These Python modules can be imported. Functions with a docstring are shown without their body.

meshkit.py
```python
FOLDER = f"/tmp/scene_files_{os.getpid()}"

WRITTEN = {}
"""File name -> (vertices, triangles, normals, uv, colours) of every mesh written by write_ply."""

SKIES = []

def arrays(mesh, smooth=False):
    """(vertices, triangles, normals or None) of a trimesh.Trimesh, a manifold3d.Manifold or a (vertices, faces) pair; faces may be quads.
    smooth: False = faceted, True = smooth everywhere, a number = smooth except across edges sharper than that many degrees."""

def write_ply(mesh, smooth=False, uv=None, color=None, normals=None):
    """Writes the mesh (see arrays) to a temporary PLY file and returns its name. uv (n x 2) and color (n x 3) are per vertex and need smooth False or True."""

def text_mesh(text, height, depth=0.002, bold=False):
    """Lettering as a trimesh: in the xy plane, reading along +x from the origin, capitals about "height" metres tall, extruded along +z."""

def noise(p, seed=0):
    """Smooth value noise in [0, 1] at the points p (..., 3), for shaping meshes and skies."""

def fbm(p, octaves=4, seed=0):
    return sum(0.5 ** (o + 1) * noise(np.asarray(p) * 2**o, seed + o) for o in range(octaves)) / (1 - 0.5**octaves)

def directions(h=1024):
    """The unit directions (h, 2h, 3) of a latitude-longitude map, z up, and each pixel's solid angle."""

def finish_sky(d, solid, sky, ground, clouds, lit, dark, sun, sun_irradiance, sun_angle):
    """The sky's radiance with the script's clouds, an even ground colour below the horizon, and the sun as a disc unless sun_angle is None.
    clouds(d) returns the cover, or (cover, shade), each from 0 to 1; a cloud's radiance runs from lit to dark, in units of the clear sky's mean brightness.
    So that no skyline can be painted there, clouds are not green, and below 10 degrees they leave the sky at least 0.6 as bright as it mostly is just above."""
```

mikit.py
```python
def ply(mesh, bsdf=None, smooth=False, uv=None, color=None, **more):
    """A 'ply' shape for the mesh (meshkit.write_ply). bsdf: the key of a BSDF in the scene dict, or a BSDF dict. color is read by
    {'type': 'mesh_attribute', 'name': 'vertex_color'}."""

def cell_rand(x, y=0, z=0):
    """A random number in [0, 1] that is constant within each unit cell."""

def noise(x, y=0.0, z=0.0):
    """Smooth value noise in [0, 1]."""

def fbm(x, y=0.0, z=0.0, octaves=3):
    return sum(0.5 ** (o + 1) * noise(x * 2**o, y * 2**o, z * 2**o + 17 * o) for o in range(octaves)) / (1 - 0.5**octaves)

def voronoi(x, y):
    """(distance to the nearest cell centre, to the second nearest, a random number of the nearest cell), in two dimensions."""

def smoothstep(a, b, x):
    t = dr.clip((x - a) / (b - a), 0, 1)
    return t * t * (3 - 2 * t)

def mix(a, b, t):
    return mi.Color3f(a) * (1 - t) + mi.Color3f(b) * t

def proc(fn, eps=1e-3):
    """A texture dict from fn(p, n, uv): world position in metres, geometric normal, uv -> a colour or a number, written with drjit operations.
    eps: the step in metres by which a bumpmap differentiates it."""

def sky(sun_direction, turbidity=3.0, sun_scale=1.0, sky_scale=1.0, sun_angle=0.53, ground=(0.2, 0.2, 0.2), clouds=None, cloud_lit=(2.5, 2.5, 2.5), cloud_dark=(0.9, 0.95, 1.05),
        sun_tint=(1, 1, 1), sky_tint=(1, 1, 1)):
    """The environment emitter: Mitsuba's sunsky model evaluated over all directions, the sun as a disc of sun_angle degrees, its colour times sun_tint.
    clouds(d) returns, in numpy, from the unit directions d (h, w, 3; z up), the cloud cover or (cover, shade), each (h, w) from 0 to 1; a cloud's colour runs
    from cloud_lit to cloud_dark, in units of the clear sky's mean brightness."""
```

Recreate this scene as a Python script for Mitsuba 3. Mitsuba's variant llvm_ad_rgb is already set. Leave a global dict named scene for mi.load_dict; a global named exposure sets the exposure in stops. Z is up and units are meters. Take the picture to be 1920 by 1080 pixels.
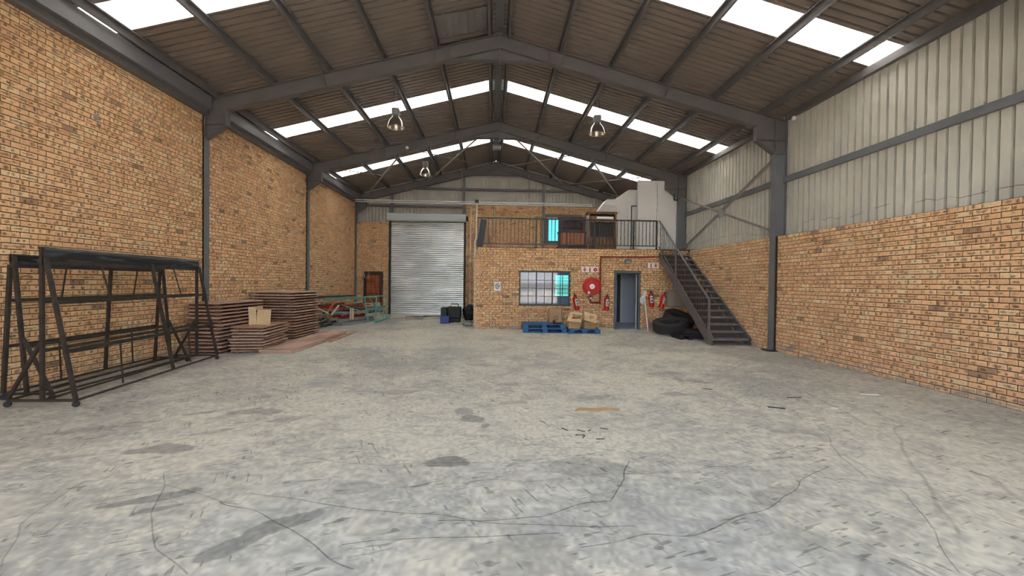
import math, random
import numpy as np
import trimesh
import drjit as dr
import mitsuba as mi
import mikit, meshkit
from mikit import noise, fbm, cell_rand, smoothstep, mix
from shapely.geometry import Polygon

T = mi.ScalarTransform4f
rng = random.Random(7)
nrg = np.random.default_rng(7)
scene, labels = {}, {}

# ------------------------------------------------------------------ camera, sky, exposure
exposure = 4.52
_yaw, _pitch, _roll, CH = 0.04657, 0.01321, 0.0117, 1.65
_fw0 = np.array([math.sin(_yaw), math.cos(_yaw), 0.0]); _rt0 = np.array([math.cos(_yaw), -math.sin(_yaw), 0.0]); _up0 = np.array([0, 0, 1.0])
_fw = _fw0 * math.cos(_pitch) - _up0 * math.sin(_pitch)
_up = _up0 * math.cos(_pitch) + _fw0 * math.sin(_pitch)
_upr = _up * math.cos(_roll) - _rt0 * math.sin(_roll)
scene['camera'] = {'type': 'perspective', 'fov': math.degrees(2 * math.atan(960 / 770.16)), 'fov_axis': 'x', 'near_clip': 0.05, 'far_clip': 500.0,
                   'to_world': T().look_at(origin=[0, 0, CH], target=[float(_fw[0]), float(_fw[1]), float(CH + _fw[2])], up=[float(v) for v in _upr])}


def clouds(d):
    n = meshkit.fbm(d * 3.0 + 11, octaves=4, seed=3)
    return np.clip((n - 0.25) * 3.0, 0, 1)


scene['sky'] = mikit.sky((0.35, 0.45, 0.82), turbidity=3.5, sun_scale=0.5, sky_scale=1.0, ground=(0.32, 0.31, 0.29), clouds=clouds,
                         cloud_lit=(2.3, 2.3, 2.3), cloud_dark=(1.2, 1.2, 1.25))

# ------------------------------------------------------------------ main measures of the hall (metres)
XL, XR = -6.83, 7.12                 # inner faces of the brick walls
Y0, YB = -1.6, 21.02                 # front wall, outer back wall
FY = [4.71, 10.07, 15.43, 20.70]     # portal frames
XC = 0.094                           # ridge
ZT, SL, RD = 7.661, 0.2622, 0.35     # rafter top at the ridge, slope, rafter depth
PD = 0.175                           # purlin depth
YM, ZM = 14.61, 2.905                # office front wall, its top
BH, BL, JT = 0.085, 0.232, 0.0125     # brick course, brick module, joint
ztop = lambda x: ZT - SL * abs(x - XC)
zsheet = lambda x: ztop(x) + PD


# ------------------------------------------------------------------ mesh helpers
def box(x0, x1, y0, y1, z0, z1):
    v = np.array([[x, y, z] for x in (x0, x1) for y in (y0, y1) for z in (z0, z1)], float)
    f = np.array([[0, 1, 3], [0, 3, 2], [4, 6, 7], [4, 7, 5], [0, 4, 5], [0, 5, 1], [2, 3, 7], [2, 7, 6], [0, 2, 6], [0, 6, 4], [1, 5, 7], [1, 7, 3]])
    return v, f


def cbox(x0, x1, y0, y1, z0, z1, c=0.01):
    """a box with chamfered edges"""
    p = []
    for sx, x in ((1, x0), (-1, x1)):
        for sy, y in ((1, y0), (-1, y1)):
            for sz, z in ((1, z0), (-1, z1)):
                p += [[x, y + sy * c, z + sz * c], [x + sx * c, y, z + sz * c], [x + sx * c, y + sy * c, z]]
    h = trimesh.convex.convex_hull(np.array(p))
    return np.array(h.vertices), np.array(h.faces)


def cat(*ms):
    vs, fs, n = [], [], 0
    for m in ms:
        v, f = (np.array(m.vertices), np.array(m.faces)) if hasattr(m, 'vertices') else m
        f = np.asarray(f)
        if f.shape[1] == 4:
            f = np.vstack([f[:, [0, 1, 2]], f[:, [0, 2, 3]]])
        vs.append(np.asarray(v, float)); fs.append(f + n); n += len(v)
    return np.vstack(vs), np.vstack(fs)


def xf(m, rot=(0, 0, 0), loc=(0, 0, 0), scale=1.0):
    v, f = (np.array(m.vertices), np.array(m.faces)) if hasattr(m, 'vertices') else m
    a, b, c = [math.radians(k) for k in rot]
    Rx = np.array([[1, 0, 0], [0, math.cos(a), -math.sin(a)], [0, math.sin(a), math.cos(a)]])
    Ry = np.array([[math.cos(b), 0, math.sin(b)], [0, 1, 0], [-math.sin(b), 0, math.cos(b)]])
    Rz = np.array([[math.cos(c), -math.sin(c), 0], [math.sin(c), math.cos(c), 0], [0, 0, 1]])
    return (v * scale) @ (Rz @ Ry @ Rx).T + np.array(loc), f


def beam(p0, p1, w, h, up=(0, 0, 1)):
    """a rectangular bar from p0 to p1; h is measured along up"""
    p0, p1 = np.array(p0, float), np.array(p1, float)
    d = p1 - p0; d /= np.linalg.norm(d)
    s = np.cross(d, up)
    if np.linalg.norm(s) < 1e-6:
        s = np.cross(d, (1, 0, 0))
    s /= np.linalg.norm(s); u = np.cross(s, d)
    v = [p + a * w / 2 * s + b * h / 2 * u for p in (p0, p1) for a in (-1, 1) for b in (-1, 1)]
    return np.array(v), box(0, 1, 0, 1, 0, 1)[1]


def tube(pts, r, n=10):
    p = np.array(pts, float)
    t = np.gradient(p, axis=0); t /= np.linalg.norm(t, axis=1, keepdims=True)
    a = np.cross(t, np.where(np.abs(t[:, 2:]) < 0.9, [0, 0, 1.0], [1.0, 0, 0])); a /= np.linalg.norm(a, axis=1, keepdims=True)
    b = np.cross(t, a); g = np.arange(n) * 2 * np.pi / n
    r = np.broadcast_to(r, (len(p),))
    v = p[:, None] + r[:, None, None] * (np.cos(g)[None, :, None] * a[:, None] + np.sin(g)[None, :, None] * b[:, None])
    f = []
    for i in range(len(p) - 1):
        for j in range(n):
            k = (j + 1) % n
            f += [[i * n + j, (i + 1) * n + k, i * n + k], [i * n + j, (i + 1) * n + j, (i + 1) * n + k]]
    V = np.vstack([v.reshape(-1, 3), p[:1], p[-1:]])
    m = len(p) * n
    for j in range(n):
        k = (j + 1) % n
        f += [[m, j, k], [m + 1, (len(p) - 1) * n + k, (len(p) - 1) * n + j]]
    return V, np.array(f)


def lathe(prof, n=32):
    """profile of (radius, z) turned about z"""
    prof = np.array(prof, float); g = np.arange(n) * 2 * np.pi / n
    v = np.stack([prof[:, None, 0] * np.cos(g), prof[:, None, 0] * np.sin(g), np.broadcast_to(prof[:, None, 1], (len(prof), n))], -1).reshape(-1, 3)
    f = []
    for i in range(len(prof) - 1):
        for j in range(n):
            k = (j + 1) % n
            f += [[i * n + j, i * n + k, (i + 1) * n + k], [i * n + j, (i + 1) * n + k, (i + 1) * n + j]]
    return v, np.array(f)


def extrude_y(poly, y0, y1, holes=None):
    """polygon in (x, z) made solid from y0 to y1"""
    m = trimesh.creation.extrude_polygon(Polygon(poly, holes), y1 - y0, engine='earcut')
    v = np.array(m.vertices)
    return np.stack([v[:, 0], y0 + v[:, 2], v[:, 1]], 1), np.array(m.faces)[:, ::-1]


def extrude_x(poly, x0, x1):
    m = trimesh.creation.extrude_polygon(Polygon(poly), x1 - x0, engine='earcut')
    v = np.array(m.vertices)
    return np.stack([x0 + v[:, 2], v[:, 0], v[:, 1]], 1), np.array(m.faces)


# ------------------------------------------------------------------ scene helpers
_count = {}


def numbered(name):
    _count[name] = _count.get(name, -1) + 1
    return name if _count[name] == 0 else f'{name}_{_count[name]:03d}'


def lab(key, label=None, cat=None, group=None, kind=None):
    d = {k: v for k, v in (('label', label), ('category', cat), ('group', group), ('kind', kind)) if v}
    if d:
        labels[key] = d


def thing(name, label, cat, group=None):
    k = numbered(name); lab(k, label, cat, group); return k


def part(parent, name, mesh, m, smooth=False, label=None, kind=None, to_world=None):
    k = numbered(parent + '__' + name)
    s = mesh if isinstance(mesh, dict) else mikit.ply(mesh, m, smooth)
    scene[k] = s if to_world is None else {**s, 'to_world': to_world}
    lab(k, label, kind=kind)
    return k


def solo(name, mesh, m, label, cat=None, group=None, kind=None, smooth=False):
    k = numbered(name); scene[k] = mikit.ply(mesh, m, smooth); lab(k, label, cat, group, kind); return k


# ------------------------------------------------------------------ materials
def mat(key, c, rough=0.6, metal=0.0, spec=0.5, bump=None, bscale=1.0, **more):
    col = mikit.proc(c) if callable(c) else {'type': 'rgb', 'value': list(c)}
    b = {'type': 'principled', 'base_color': col, 'roughness': rough, 'metallic': metal, 'specular': spec, **more}
    if bump is not None:
        b = {'type': 'bumpmap', 'arbitrary': mikit.proc(bump, 2e-3), 'scale': bscale, 'bsdf': b}
    scene[key] = {'type': 'twosided', 'bsdf': b}


def brick_col(p, n, uv):
    u = dr.select(dr.abs(n.x) > 0.6, p.y, p.x)
    row = dr.floor(p.z / BH)
    us = u / BL + 0.5 * (row - 2 * dr.floor(row / 2)) + 100
    c = dr.floor(us)
    lu, lz = us - c, p.z / BH - row
    wall = dr.select(dr.abs(n.x) > 0.6, dr.floor(p.x + 20), dr.floor(p.y + 60))
    a = lambda s: cell_rand(c + wall * 37, row, s)
    r = a(1)
    base = mix((.73, .435, .225), (.83, .54, .30), r)
    base = mix(base, (.64, .375, .22), smoothstep(.72, .95, a(2)) * .7)
    base = mix(base, (.82, .62, .36), smoothstep(.75, .95, a(3)) * .8)
    base = mix(base, (.24, .15, .11), smoothstep(.975, .98, a(4)) * .7)
    nz = noise(u * 60, p.z * 110, wall)
    nz2 = noise(u * 23, p.z * 45, wall + 3)
    spot = mi.Float(0)
    for k, (lo, hi) in enumerate(((.06, .4), (.36, .66), (.6, .94))):
        cu = lo + (hi - lo) * a(10 + k)
        cz = .5 + .24 * (a(20 + k) - .5)
        rx = .08 + .11 * a(30 + k) * a(34 + k)
        rz = .22 + .17 * a(40 + k)
        d = dr.square((lu - cu) / rx) + dr.square((lz - cz) / rz) + 1.5 * (nz2 - .5)
        spot = dr.maximum(spot, smoothstep(1.25, .15, d) * dr.select(a(50 + k) > .36, 1.0, 0.1) * (.55 + .45 * a(60 + k)))
    streak = smoothstep(.2, .0, dr.abs(lz - .5) + .25 * (nz2 - .5)) * smoothstep(.02, .2, lu) * smoothstep(.98, .8, lu) * dr.select(a(70) > .8, .75, 0.)
    spot = dr.maximum(spot, streak)
    col = base * (.86 + .28 * nz)
    col = mix(col, mi.Color3f(.12, .068, .036), dr.clip(spot, 0, 1) * .84)
    # cement smears on the lowest courses
    low = smoothstep(.26, .02, p.z + .22 * (fbm(u * 1.7, p.z * 3, 5) - .4)) * smoothstep(.3, .6, fbm(u * 5, p.z * 9, 2))
    return mix(col, (.36, .33, .28), dr.clip(low, 0, 1) * .8)


mat('brick_face', brick_col, 0.85, spec=.25)
mat('mortar', lambda p, n, uv: mi.Color3f(.095, .053, .024) * (.7 + .6 * noise(p.x * 40, p.y * 40, p.z * 40)), 0.95, spec=.1)

# floor: grey power-floated concrete with cream wear, dark repair patches and tyre arcs
ARCS = [([(-2.78, 3.62), (-2.4, 3.0), (-2.05, 2.62), (-1.72, 2.38)], .010, .55),
        ([(-3.27, 3.44), (-3.1, 2.86), (-2.85, 2.5), (-2.6, 2.28)], .013, .38),
        ([(3.05, 3.6), (2.2, 3.0), (1.35, 2.67), (.6, 2.5)], .012, .7),
        ([(3.45, 3.85), (3.3, 3.1), (3.0, 2.7), (2.85, 2.45), (2.7, 2.25)], .011, .6),
        ([(1.25, 3.75), (1.1, 3.4), (.9, 3.08), (.35, 2.86), (-.35, 2.8)], .011, .75),
        ([(3.8, 4.6), (3.6, 4.2), (3.35, 3.8), (3.2, 3.35)], .012, .55),
        ([(5.1, 5.2), (4.9, 4.7), (4.4, 4.2), (3.7, 3.35), (3.1, 2.6)], .03, .35),
        ([(-.95, 2.62), (-.2, 2.62), (.5, 2.66)], .010, .75),
        ([(-2.0, 3.15), (-1.3, 2.75), (-.75, 2.35)], .010, .7),
        ([(-1.85, 3.25), (-.9, 2.98), (.1, 2.78), (1.0, 2.7)], .010, .7),
        ([(-2.7, 3.42), (-1.85, 3.1)], .009, .5), ([(-4.2, 3.5), (-3.5, 2.65)], .012, .5),
        ([(-2.1, 4.0), (-.9, 3.7), (.6, 3.75), (1.6, 3.4)], .010, .45),
        ([(.2, 4.2), (1.6, 3.9), (2.7, 3.4), (3.9, 3.1)], .012, .35),
        ([(-1.0, 3.3), (.6, 3.45), (2.2, 3.6), (3.6, 4.2)], .012, .35),
        ([(-3.5, 6.2), (-1.6, 4.6), (.4, 4.3), (2.6, 4.9), (4.6, 6.8)], .02, .25),
        ([(4.9, 6.2), (4.6, 5.0), (4.3, 4.2), (4.3, 3.4), (4.1, 2.7)], .05, .25),
        ([(1.9, 2.0), (2.6, 2.6), (3.6, 3.0), (4.5, 3.0)], .05, .22)]
PATCH = [(-3.2, 4.1, .34, .12, .3, .75), (-2.94, 5.25, .36, .13, .1, .6), (-.23, 4.92, .13, .14, .2, .75), (-.33, 5.25, .12, .16, .6, .6), (-.05, 4.72, .06, .07, 0, .7),
         (-.4, 3.74, .22, .13, .0, .95), (-2.56, 3.18, .30, .07, .55, .8), (-2.4, 3.05, .16, .035, .5, .75), (-1.49, 2.73, .40, .10, .75, .8), (.86, 3.64, .32, .2, .1, .35), (.2, 2.42, .4, .22, .1, .4),
         (1.49, 5.87, .28, .1, 0, .5), (2.74, 6.0, .22, .12, 0, .6), (3.45, 6.9, .3, .14, -.5, .5), (3.2, 7.5, .36, .12, 0, .4), (2.3, 3.1, .34, .16, .2, .35), (2.0, 2.55, .3, .1, .3, .35),
         (-1.05, 3.3, .2, .1, .2, .45), (-2.4, 5.0, .25, .08, .5, .45), (-3.6, 5.2, .22, .06, .5, .6), (-4.0, 4.9, .16, .05, .3, .5), (-1.4, 6.2, .3, .12, 0, .4), (.2, 6.6, .25, .1, 0, .45), (.3, 5.6, .24, .09, 0, .4),
         (-.2, 8.2, .3, .12, 0, .35), (-3.0, 4.55, .25, .07, .5, .55), (-3.9, 3.9, .3, .05, .5, .4), (3.4, 4.5, .3, .1, -.4, .3), (-4.4, 4.6, .3, .06, .4, .35)]


def floor_col(p, n, uv):
    x, y = p.x, p.y
    wx, wy = x + .10 * (noise(x * 3, y * 3, 1) - .5), y + .10 * (noise(x * 3, y * 3, 2) - .5)
    big = fbm(x * .45 + 3, y * .45, 4, 3)
    mid = fbm(x * 2.2, y * 2.2, 9, 3)
    sm = fbm(x * 9 + 2 * mid, y * 13, 5, 3)
    cream = smoothstep(.30, .66, big * .45 + mid * .25 + sm * .30)
    col = mix((.375, .38, .345), (.60, .585, .49), cream)
    blue = smoothstep(.46, .66, fbm(x * .7 + 8, y * .7 + 4, 2, 3)) * smoothstep(5.5, 2.0, y)
    col = mix(col, mi.Color3f(.40, .43, .44) * (.75 + .5 * sm), blue * .34)
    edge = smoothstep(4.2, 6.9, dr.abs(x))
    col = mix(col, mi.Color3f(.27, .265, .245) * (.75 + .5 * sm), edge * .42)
    fine = noise(x * 34 + 6 * mid, y * 26, 3)
    col = col * (.84 + .32 * fine)
    # short scratches
    g1 = noise(x * 9 + y * 5, y * 55 - x * 18, 6); g2 = noise(x * 46 + y * 22, y * 7 - x * 3, 7)
    tick = smoothstep(.80, .88, g1) * smoothstep(.4, .7, noise(x * 5, y * 5, 12)) + smoothstep(.84, .9, g2) * smoothstep(.5, .7, noise(x * 4, y * 4, 14))
    col = col * (1 - .42 * dr.clip(tick, 0, 1))
    lite = smoothstep(.82, .9, noise(x * 14 - y * 6, y * 60 + x * 20, 16))
    col = mix(col, (.70, .68, .60), lite * .35)
    for cx, cy, rx, ry, ang, k in PATCH:
        ca, sa = math.cos(ang), math.sin(ang)
        dx, dy = wx - cx, wy - cy
        d = dr.square((dx * ca + dy * sa) / rx) + dr.square((dy * ca - dx * sa) / ry) + 1.1 * (sm - .5) + .7 * (mid - .5)
        col = mix(col, mi.Color3f(.175, .18, .17) * (.85 + .3 * fine), smoothstep(1.15, .75, d) * k * .8)
    wob = .5 + .9 * noise(x * 14, y * 14, 8)
    for pts, w, k in ARCS:
        best = mi.Float(9)
        for (ax, ay), (bx, by) in zip(pts[:-1], pts[1:]):
            ex, ey = bx - ax, by - ay
            t = dr.clip(((wx - ax) * ex + (wy - ay) * ey) / (ex * ex + ey * ey), 0, 1)
            best = dr.minimum(best, dr.square(wx - ax - t * ex) + dr.square(wy - ay - t * ey))
        dd = dr.sqrt(best)
        col = col * (1 - k * .75 * smoothstep(w * .75, w * .15, dd) * dr.clip(wob, 0, 1))
        col = col * (1 - k * .14 * smoothstep(w * 5, w, dd) * noise(x * 40, y * 40, 9))
    return dr.clip(col * .90, .02, .9)


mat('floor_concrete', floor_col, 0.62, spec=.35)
mat('concrete_out', (.42, .41, .38), 0.9, spec=.2)
mat('plain_wall', (.5, .48, .44), 0.9, spec=.2)
mat('steel', lambda p, n, uv: mi.Color3f(.128, .120, .118) * (.85 + .3 * fbm(p.x * 3, p.y * 3, p.z * 3)), 0.5)
mat('steel_blue', lambda p, n, uv: mi.Color3f(.15, .16, .168) * (.85 + .3 * fbm(p.x * 3, p.y * 3, p.z * 3)), 0.5)
mat('lightened_steel', lambda p, n, uv: mi.Color3f(.165, .165, .172) * (.85 + .3 * fbm(p.x * 3, p.y * 2, p.z * 3)), 0.42)  # frame grey lightened in the colour for the light on the eaves face
mat('brace_steel', (.30, .28, .26), 0.5)
mat('black_steel', lambda p, n, uv: mix((.018, .017, .017), (.05, .038, .03), fbm(p.x * 8, p.y * 8, p.z * 8)), 0.45)
mat('black_sheet', lambda p, n, uv: mix((.012, .017, .019), (.05, .06, .065), smoothstep(.5, .75, fbm(p.x * 6, p.y * 2.2, p.z * 14))), 0.28)
mat('roof_iron', lambda p, n, uv: mi.Color3f(.235, .192, .162) * (.85 + .3 * fbm(p.x * 1.6, p.y * 1.6, 2)), 0.38, spec=.6)
mat('roof_patch', lambda p, n, uv: mi.Color3f(.2, .19, .185) * (.8 + .4 * fbm(p.x * 4, p.y * 2, 2)), 0.55)
mat('clad_iron', lambda p, n, uv: mi.Color3f(.60, .575, .50) * (.82 + .3 * fbm(p.x * 2, p.y * 2, p.z * 1.3))
    * (1 - .75 * smoothstep(.008, .002, dr.abs(p.z - 3.07 - .16 * noise(p.y * 1.1, 2) + .07 * noise(p.y * 6, 5))) * smoothstep(.35, .5, noise(p.y * 4, 8))), 0.55)
mat('gable_iron', lambda p, n, uv: mi.Color3f(.50, .48, .43) * (.8 + .35 * fbm(p.x * 2, p.y * 2, p.z * 1.5)), 0.55)
scene['skylight_sheet'] = {'type': 'principledthin', 'base_color': mikit.proc(lambda p, n, uv: mi.Color3f(.93, .95, .95) * (.90 + .1 * fbm(p.x * .8, p.y * 14, 3))), 'roughness': .5, 'diff_trans': 1.75, 'spec_trans': 0.0}
mat('galv', lambda p, n, uv: mi.Color3f(.78, .80, .79) * (.75 + .5 * fbm(p.x * 1.2, p.z * 2.5, 3)), 0.27, metal=.9)
mat('door_housing', (.44, .49, .50), 0.5)
mat('black', (.012, .012, .013), 0.6)
mat('rubber', lambda p, n, uv: mi.Color3f(.028, .028, .029) * (.6 + .9 * fbm(p.x * 9, p.y * 9, p.z * 9)), 0.8)
mat('rubber_dusty', lambda p, n, uv: mix((.035, .035, .034), (.24, .215, .175), smoothstep(.5, .9, n.z) * (.5 + .6 * noise(p.x * 12, p.y * 12, 2))), 0.85)


def wood(key, dark, light, sx, sy, sz, rough=.6):
    def fn(p, n, uv):
        g = fbm(p.x * sx, p.y * sy, p.z * sz, 4)
        return mix(dark, light, smoothstep(.25, .75, g))
    mat(key, fn, rough)


wood('board_a', (.34, .215, .155), (.52, .36, .275), 2.5, 1.2, 40)
wood('board_b', (.25, .135, .085), (.42, .265, .185), 2.5, 1.2, 40)
wood('board_c', (.38, .26, .19), (.54, .40, .30), 2.5, 1.2, 40)
wood('darkened_batten_wood', (.085, .04, .02), (.19, .095, .05), 2.5, 1.2, 30)  # darker than the boards, toned so the gaps between them read as shade
wood('oak', (.10, .048, .022), (.24, .125, .06), 14, 14, 2.0, .45)
wood('mahogany', (.028, .015, .018), (.07, .035, .04), 14, 14, 2.0, .4)
wood('red_timber', (.20, .045, .012), (.36, .10, .03), 9, 9, 3, .5)
wood('cupboard_door', (.22, .075, .028), (.36, .14, .055), 26, 26, 1.5, .45)
wood('raw_timber', (.26, .15, .085), (.48, .31, .19), 18, 18, 2.2, .7)
mat('card', lambda p, n, uv: mi.Color3f(.46, .30, .165) * (.85 + .3 * fbm(p.x * 7, p.y * 7, p.z * 7)), 0.85, spec=.2)
mat('card_light', lambda p, n, uv: mi.Color3f(.66, .48, .28) * (.88 + .24 * fbm(p.x * 7, p.y * 7, p.z * 7)), 0.85, spec=.2)
mat('pallet_blue', lambda p, n, uv: mix((.014, .075, .19), (.035, .16, .36), fbm(p.x * 6, p.y * 6, p.z * 20)), 0.6)
mat('fire_red', (.50, .014, .012), 0.32)
mat('pipe_red', (.20, .018, .012), 0.5)
mat('white_plastic', (.80, .80, .78), 0.45)
mat('white_paint', (.70, .69, .665), 0.75, spec=.3)
mat('office_paint', (.70, .76, .95), 0.8, spec=.3)
mat('corridor_paint', (.56, .60, .68), 0.8, spec=.3)
mat('office_tile', (.40, .44, .52), 0.4)
mat('window_steel', (.030, .052, .055), 0.45)
mat('frame_grey', (.105, .115, .125), 0.5)
mat('dark_print', (.03, .03, .035), 0.7)
mat('red_print', (.50, .03, .02), 0.6)
mat('green_print', (.014, .042, .034), 0.6)
mat('screen', (.028, .032, .034), 0.25)
mat('beige_metal', (.36, .33, .26), 0.6)
mat('green_paint', lambda p, n, uv: mi.Color3f(.13, .36, .30) * (.75 + .5 * fbm(p.x * 9, p.y * 9, p.z * 9)), 0.5)
mat('orange_paint', (.55, .085, .015), 0.5)
mat('red_paint', (.36, .03, .018), 0.5)
mat('junk_grey', (.30, .295, .285), 0.55)
mat('junk_dark', (.06, .062, .055), 0.6)
mat('junk_cream', (.52, .46, .34), 0.6)
mat('blue_plastic', (.02, .045, .22), 0.4)
mat('sheet_blue', (.045, .06, .075), 0.45)
mat('bright_metal', (.72, .70, .66), 0.16, metal=1.0)
mat('lamp_grey', (.30, .31, .32), 0.45)
mat('lamp_shade_metal', (.62, .58, .52), 0.2, metal=.95)
mat('tread_plate', lambda p, n, uv: mi.Color3f(.15, .15, .152) * (.8 + .4 * noise(p.x * 30, p.y * 30, 1)), 0.38)
mat('riser_plate', (.050, .036, .032), 0.5)
scene['glass'] = {'type': 'thindielectric', 'int_ior': 1.5}
scene['tinted_glass'] = {'type': 'thindielectric', 'int_ior': 1.5, 'specular_transmittance': {'type': 'rgb', 'value': [.05, .23, .225]}}

# ------------------------------------------------------------------ the building shell
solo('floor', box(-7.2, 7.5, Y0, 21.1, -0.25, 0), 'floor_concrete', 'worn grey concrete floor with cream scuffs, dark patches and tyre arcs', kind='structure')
solo('ground', box(-60, 60, -60, Y0, -0.3, -0.02), 'concrete_out', 'concrete yard outside the hall', kind='structure')
solo('ground', cat(box(-60, -7.4, Y0, 60, -0.3, -0.02), box(7.7, 60, Y0, 60, -0.3, -0.02), box(-7.4, 7.7, 21.2, 60, -.3, -.02)), 'concrete_out', 'concrete yard outside the hall', kind='structure')


def cut(spans, a, b):
    out = []
    for s, e in spans:
        if e <= a or s >= b:
            out.append((s, e)); continue
        if s < a: out.append((s, a))
        if e > b: out.append((b, e))
    return out


def brick_faces(axis, plane, out, rects):
    """the bricks of rects (u0, u1, z0, z1) of one kind: front face proud of the joints, its edges eased"""
    B = np.array(rects, float); n = len(B)
    c = .006; jut = nrg.uniform(.006, .010, n)
    v = np.zeros((n, 12, 3))
    for i, (du, dz) in enumerate(((0, 2), (1, 2), (1, 3), (0, 3))):
        ins = (c if du == 0 else -c), (c if dz == 2 else -c)
        for ring in range(3):
            k = ring * 4 + i
            v[:, k, 0] = B[:, du] + (ins[0] if ring == 2 else 0)
            v[:, k, 2] = B[:, dz] + (ins[1] if ring == 2 else 0)
            v[:, k, 1] = (-.03 if ring == 0 else 0) if ring < 2 else c * .6
    v[:, 4:, 1] += jut[:, None]
    tilt = nrg.uniform(-.0015, .0015, (n, 1))
    v[:, 4:, 1] += tilt * np.sign(v[:, 4:, 0] - B[:, :2].mean(1)[:, None])
    f = []
    for ring in (0, 1):
        for i in range(4):
            j = (i + 1) % 4; a, b, d, e = ring * 4 + i, ring * 4 + j, ring * 4 + 4 + j, ring * 4 + 4 + i
            f += [[a, b, d], [a, d, e]]
    f += [[8, 9, 10], [8, 10, 11]]
    f = np.array(f)
    w = np.zeros((n, 12, 3))
    w[:, :, 2] = v[:, :, 2]
    if axis == 'x':
        w[:, :, 0] = plane + out * v[:, :, 1]; w[:, :, 1] = v[:, :, 0]
        if out < 0: f = f[:, ::-1]
        f = f[:, ::-1] if out > 0 else f
        f = f[:, ::-1]
    else:
        w[:, :, 1] = plane + out * v[:, :, 1]; w[:, :, 0] = v[:, :, 0]
        if out > 0: f = f[:, ::-1]
    F = (f[None] + (np.arange(n) * 12)[:, None, None]).reshape(-1, 3)
    return w.reshape(-1, 3), F


_RM = np.array([_rt0 * math.cos(_roll) + _up * math.sin(_roll), -_upr, _fw])


def seen(pt):
    """how large a brick at this point shows from where the photograph was taken (0 outside its frame)"""
    q = _RM @ (np.array(pt) - np.array([0, 0, CH]))
    if q[2] < .3: return 0
    u, v = q[0] / q[2], q[1] / q[2]
    return 1 / q[2] ** 2 if abs(u) < 1.2466 and abs(v) < .70 else 0


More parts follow.
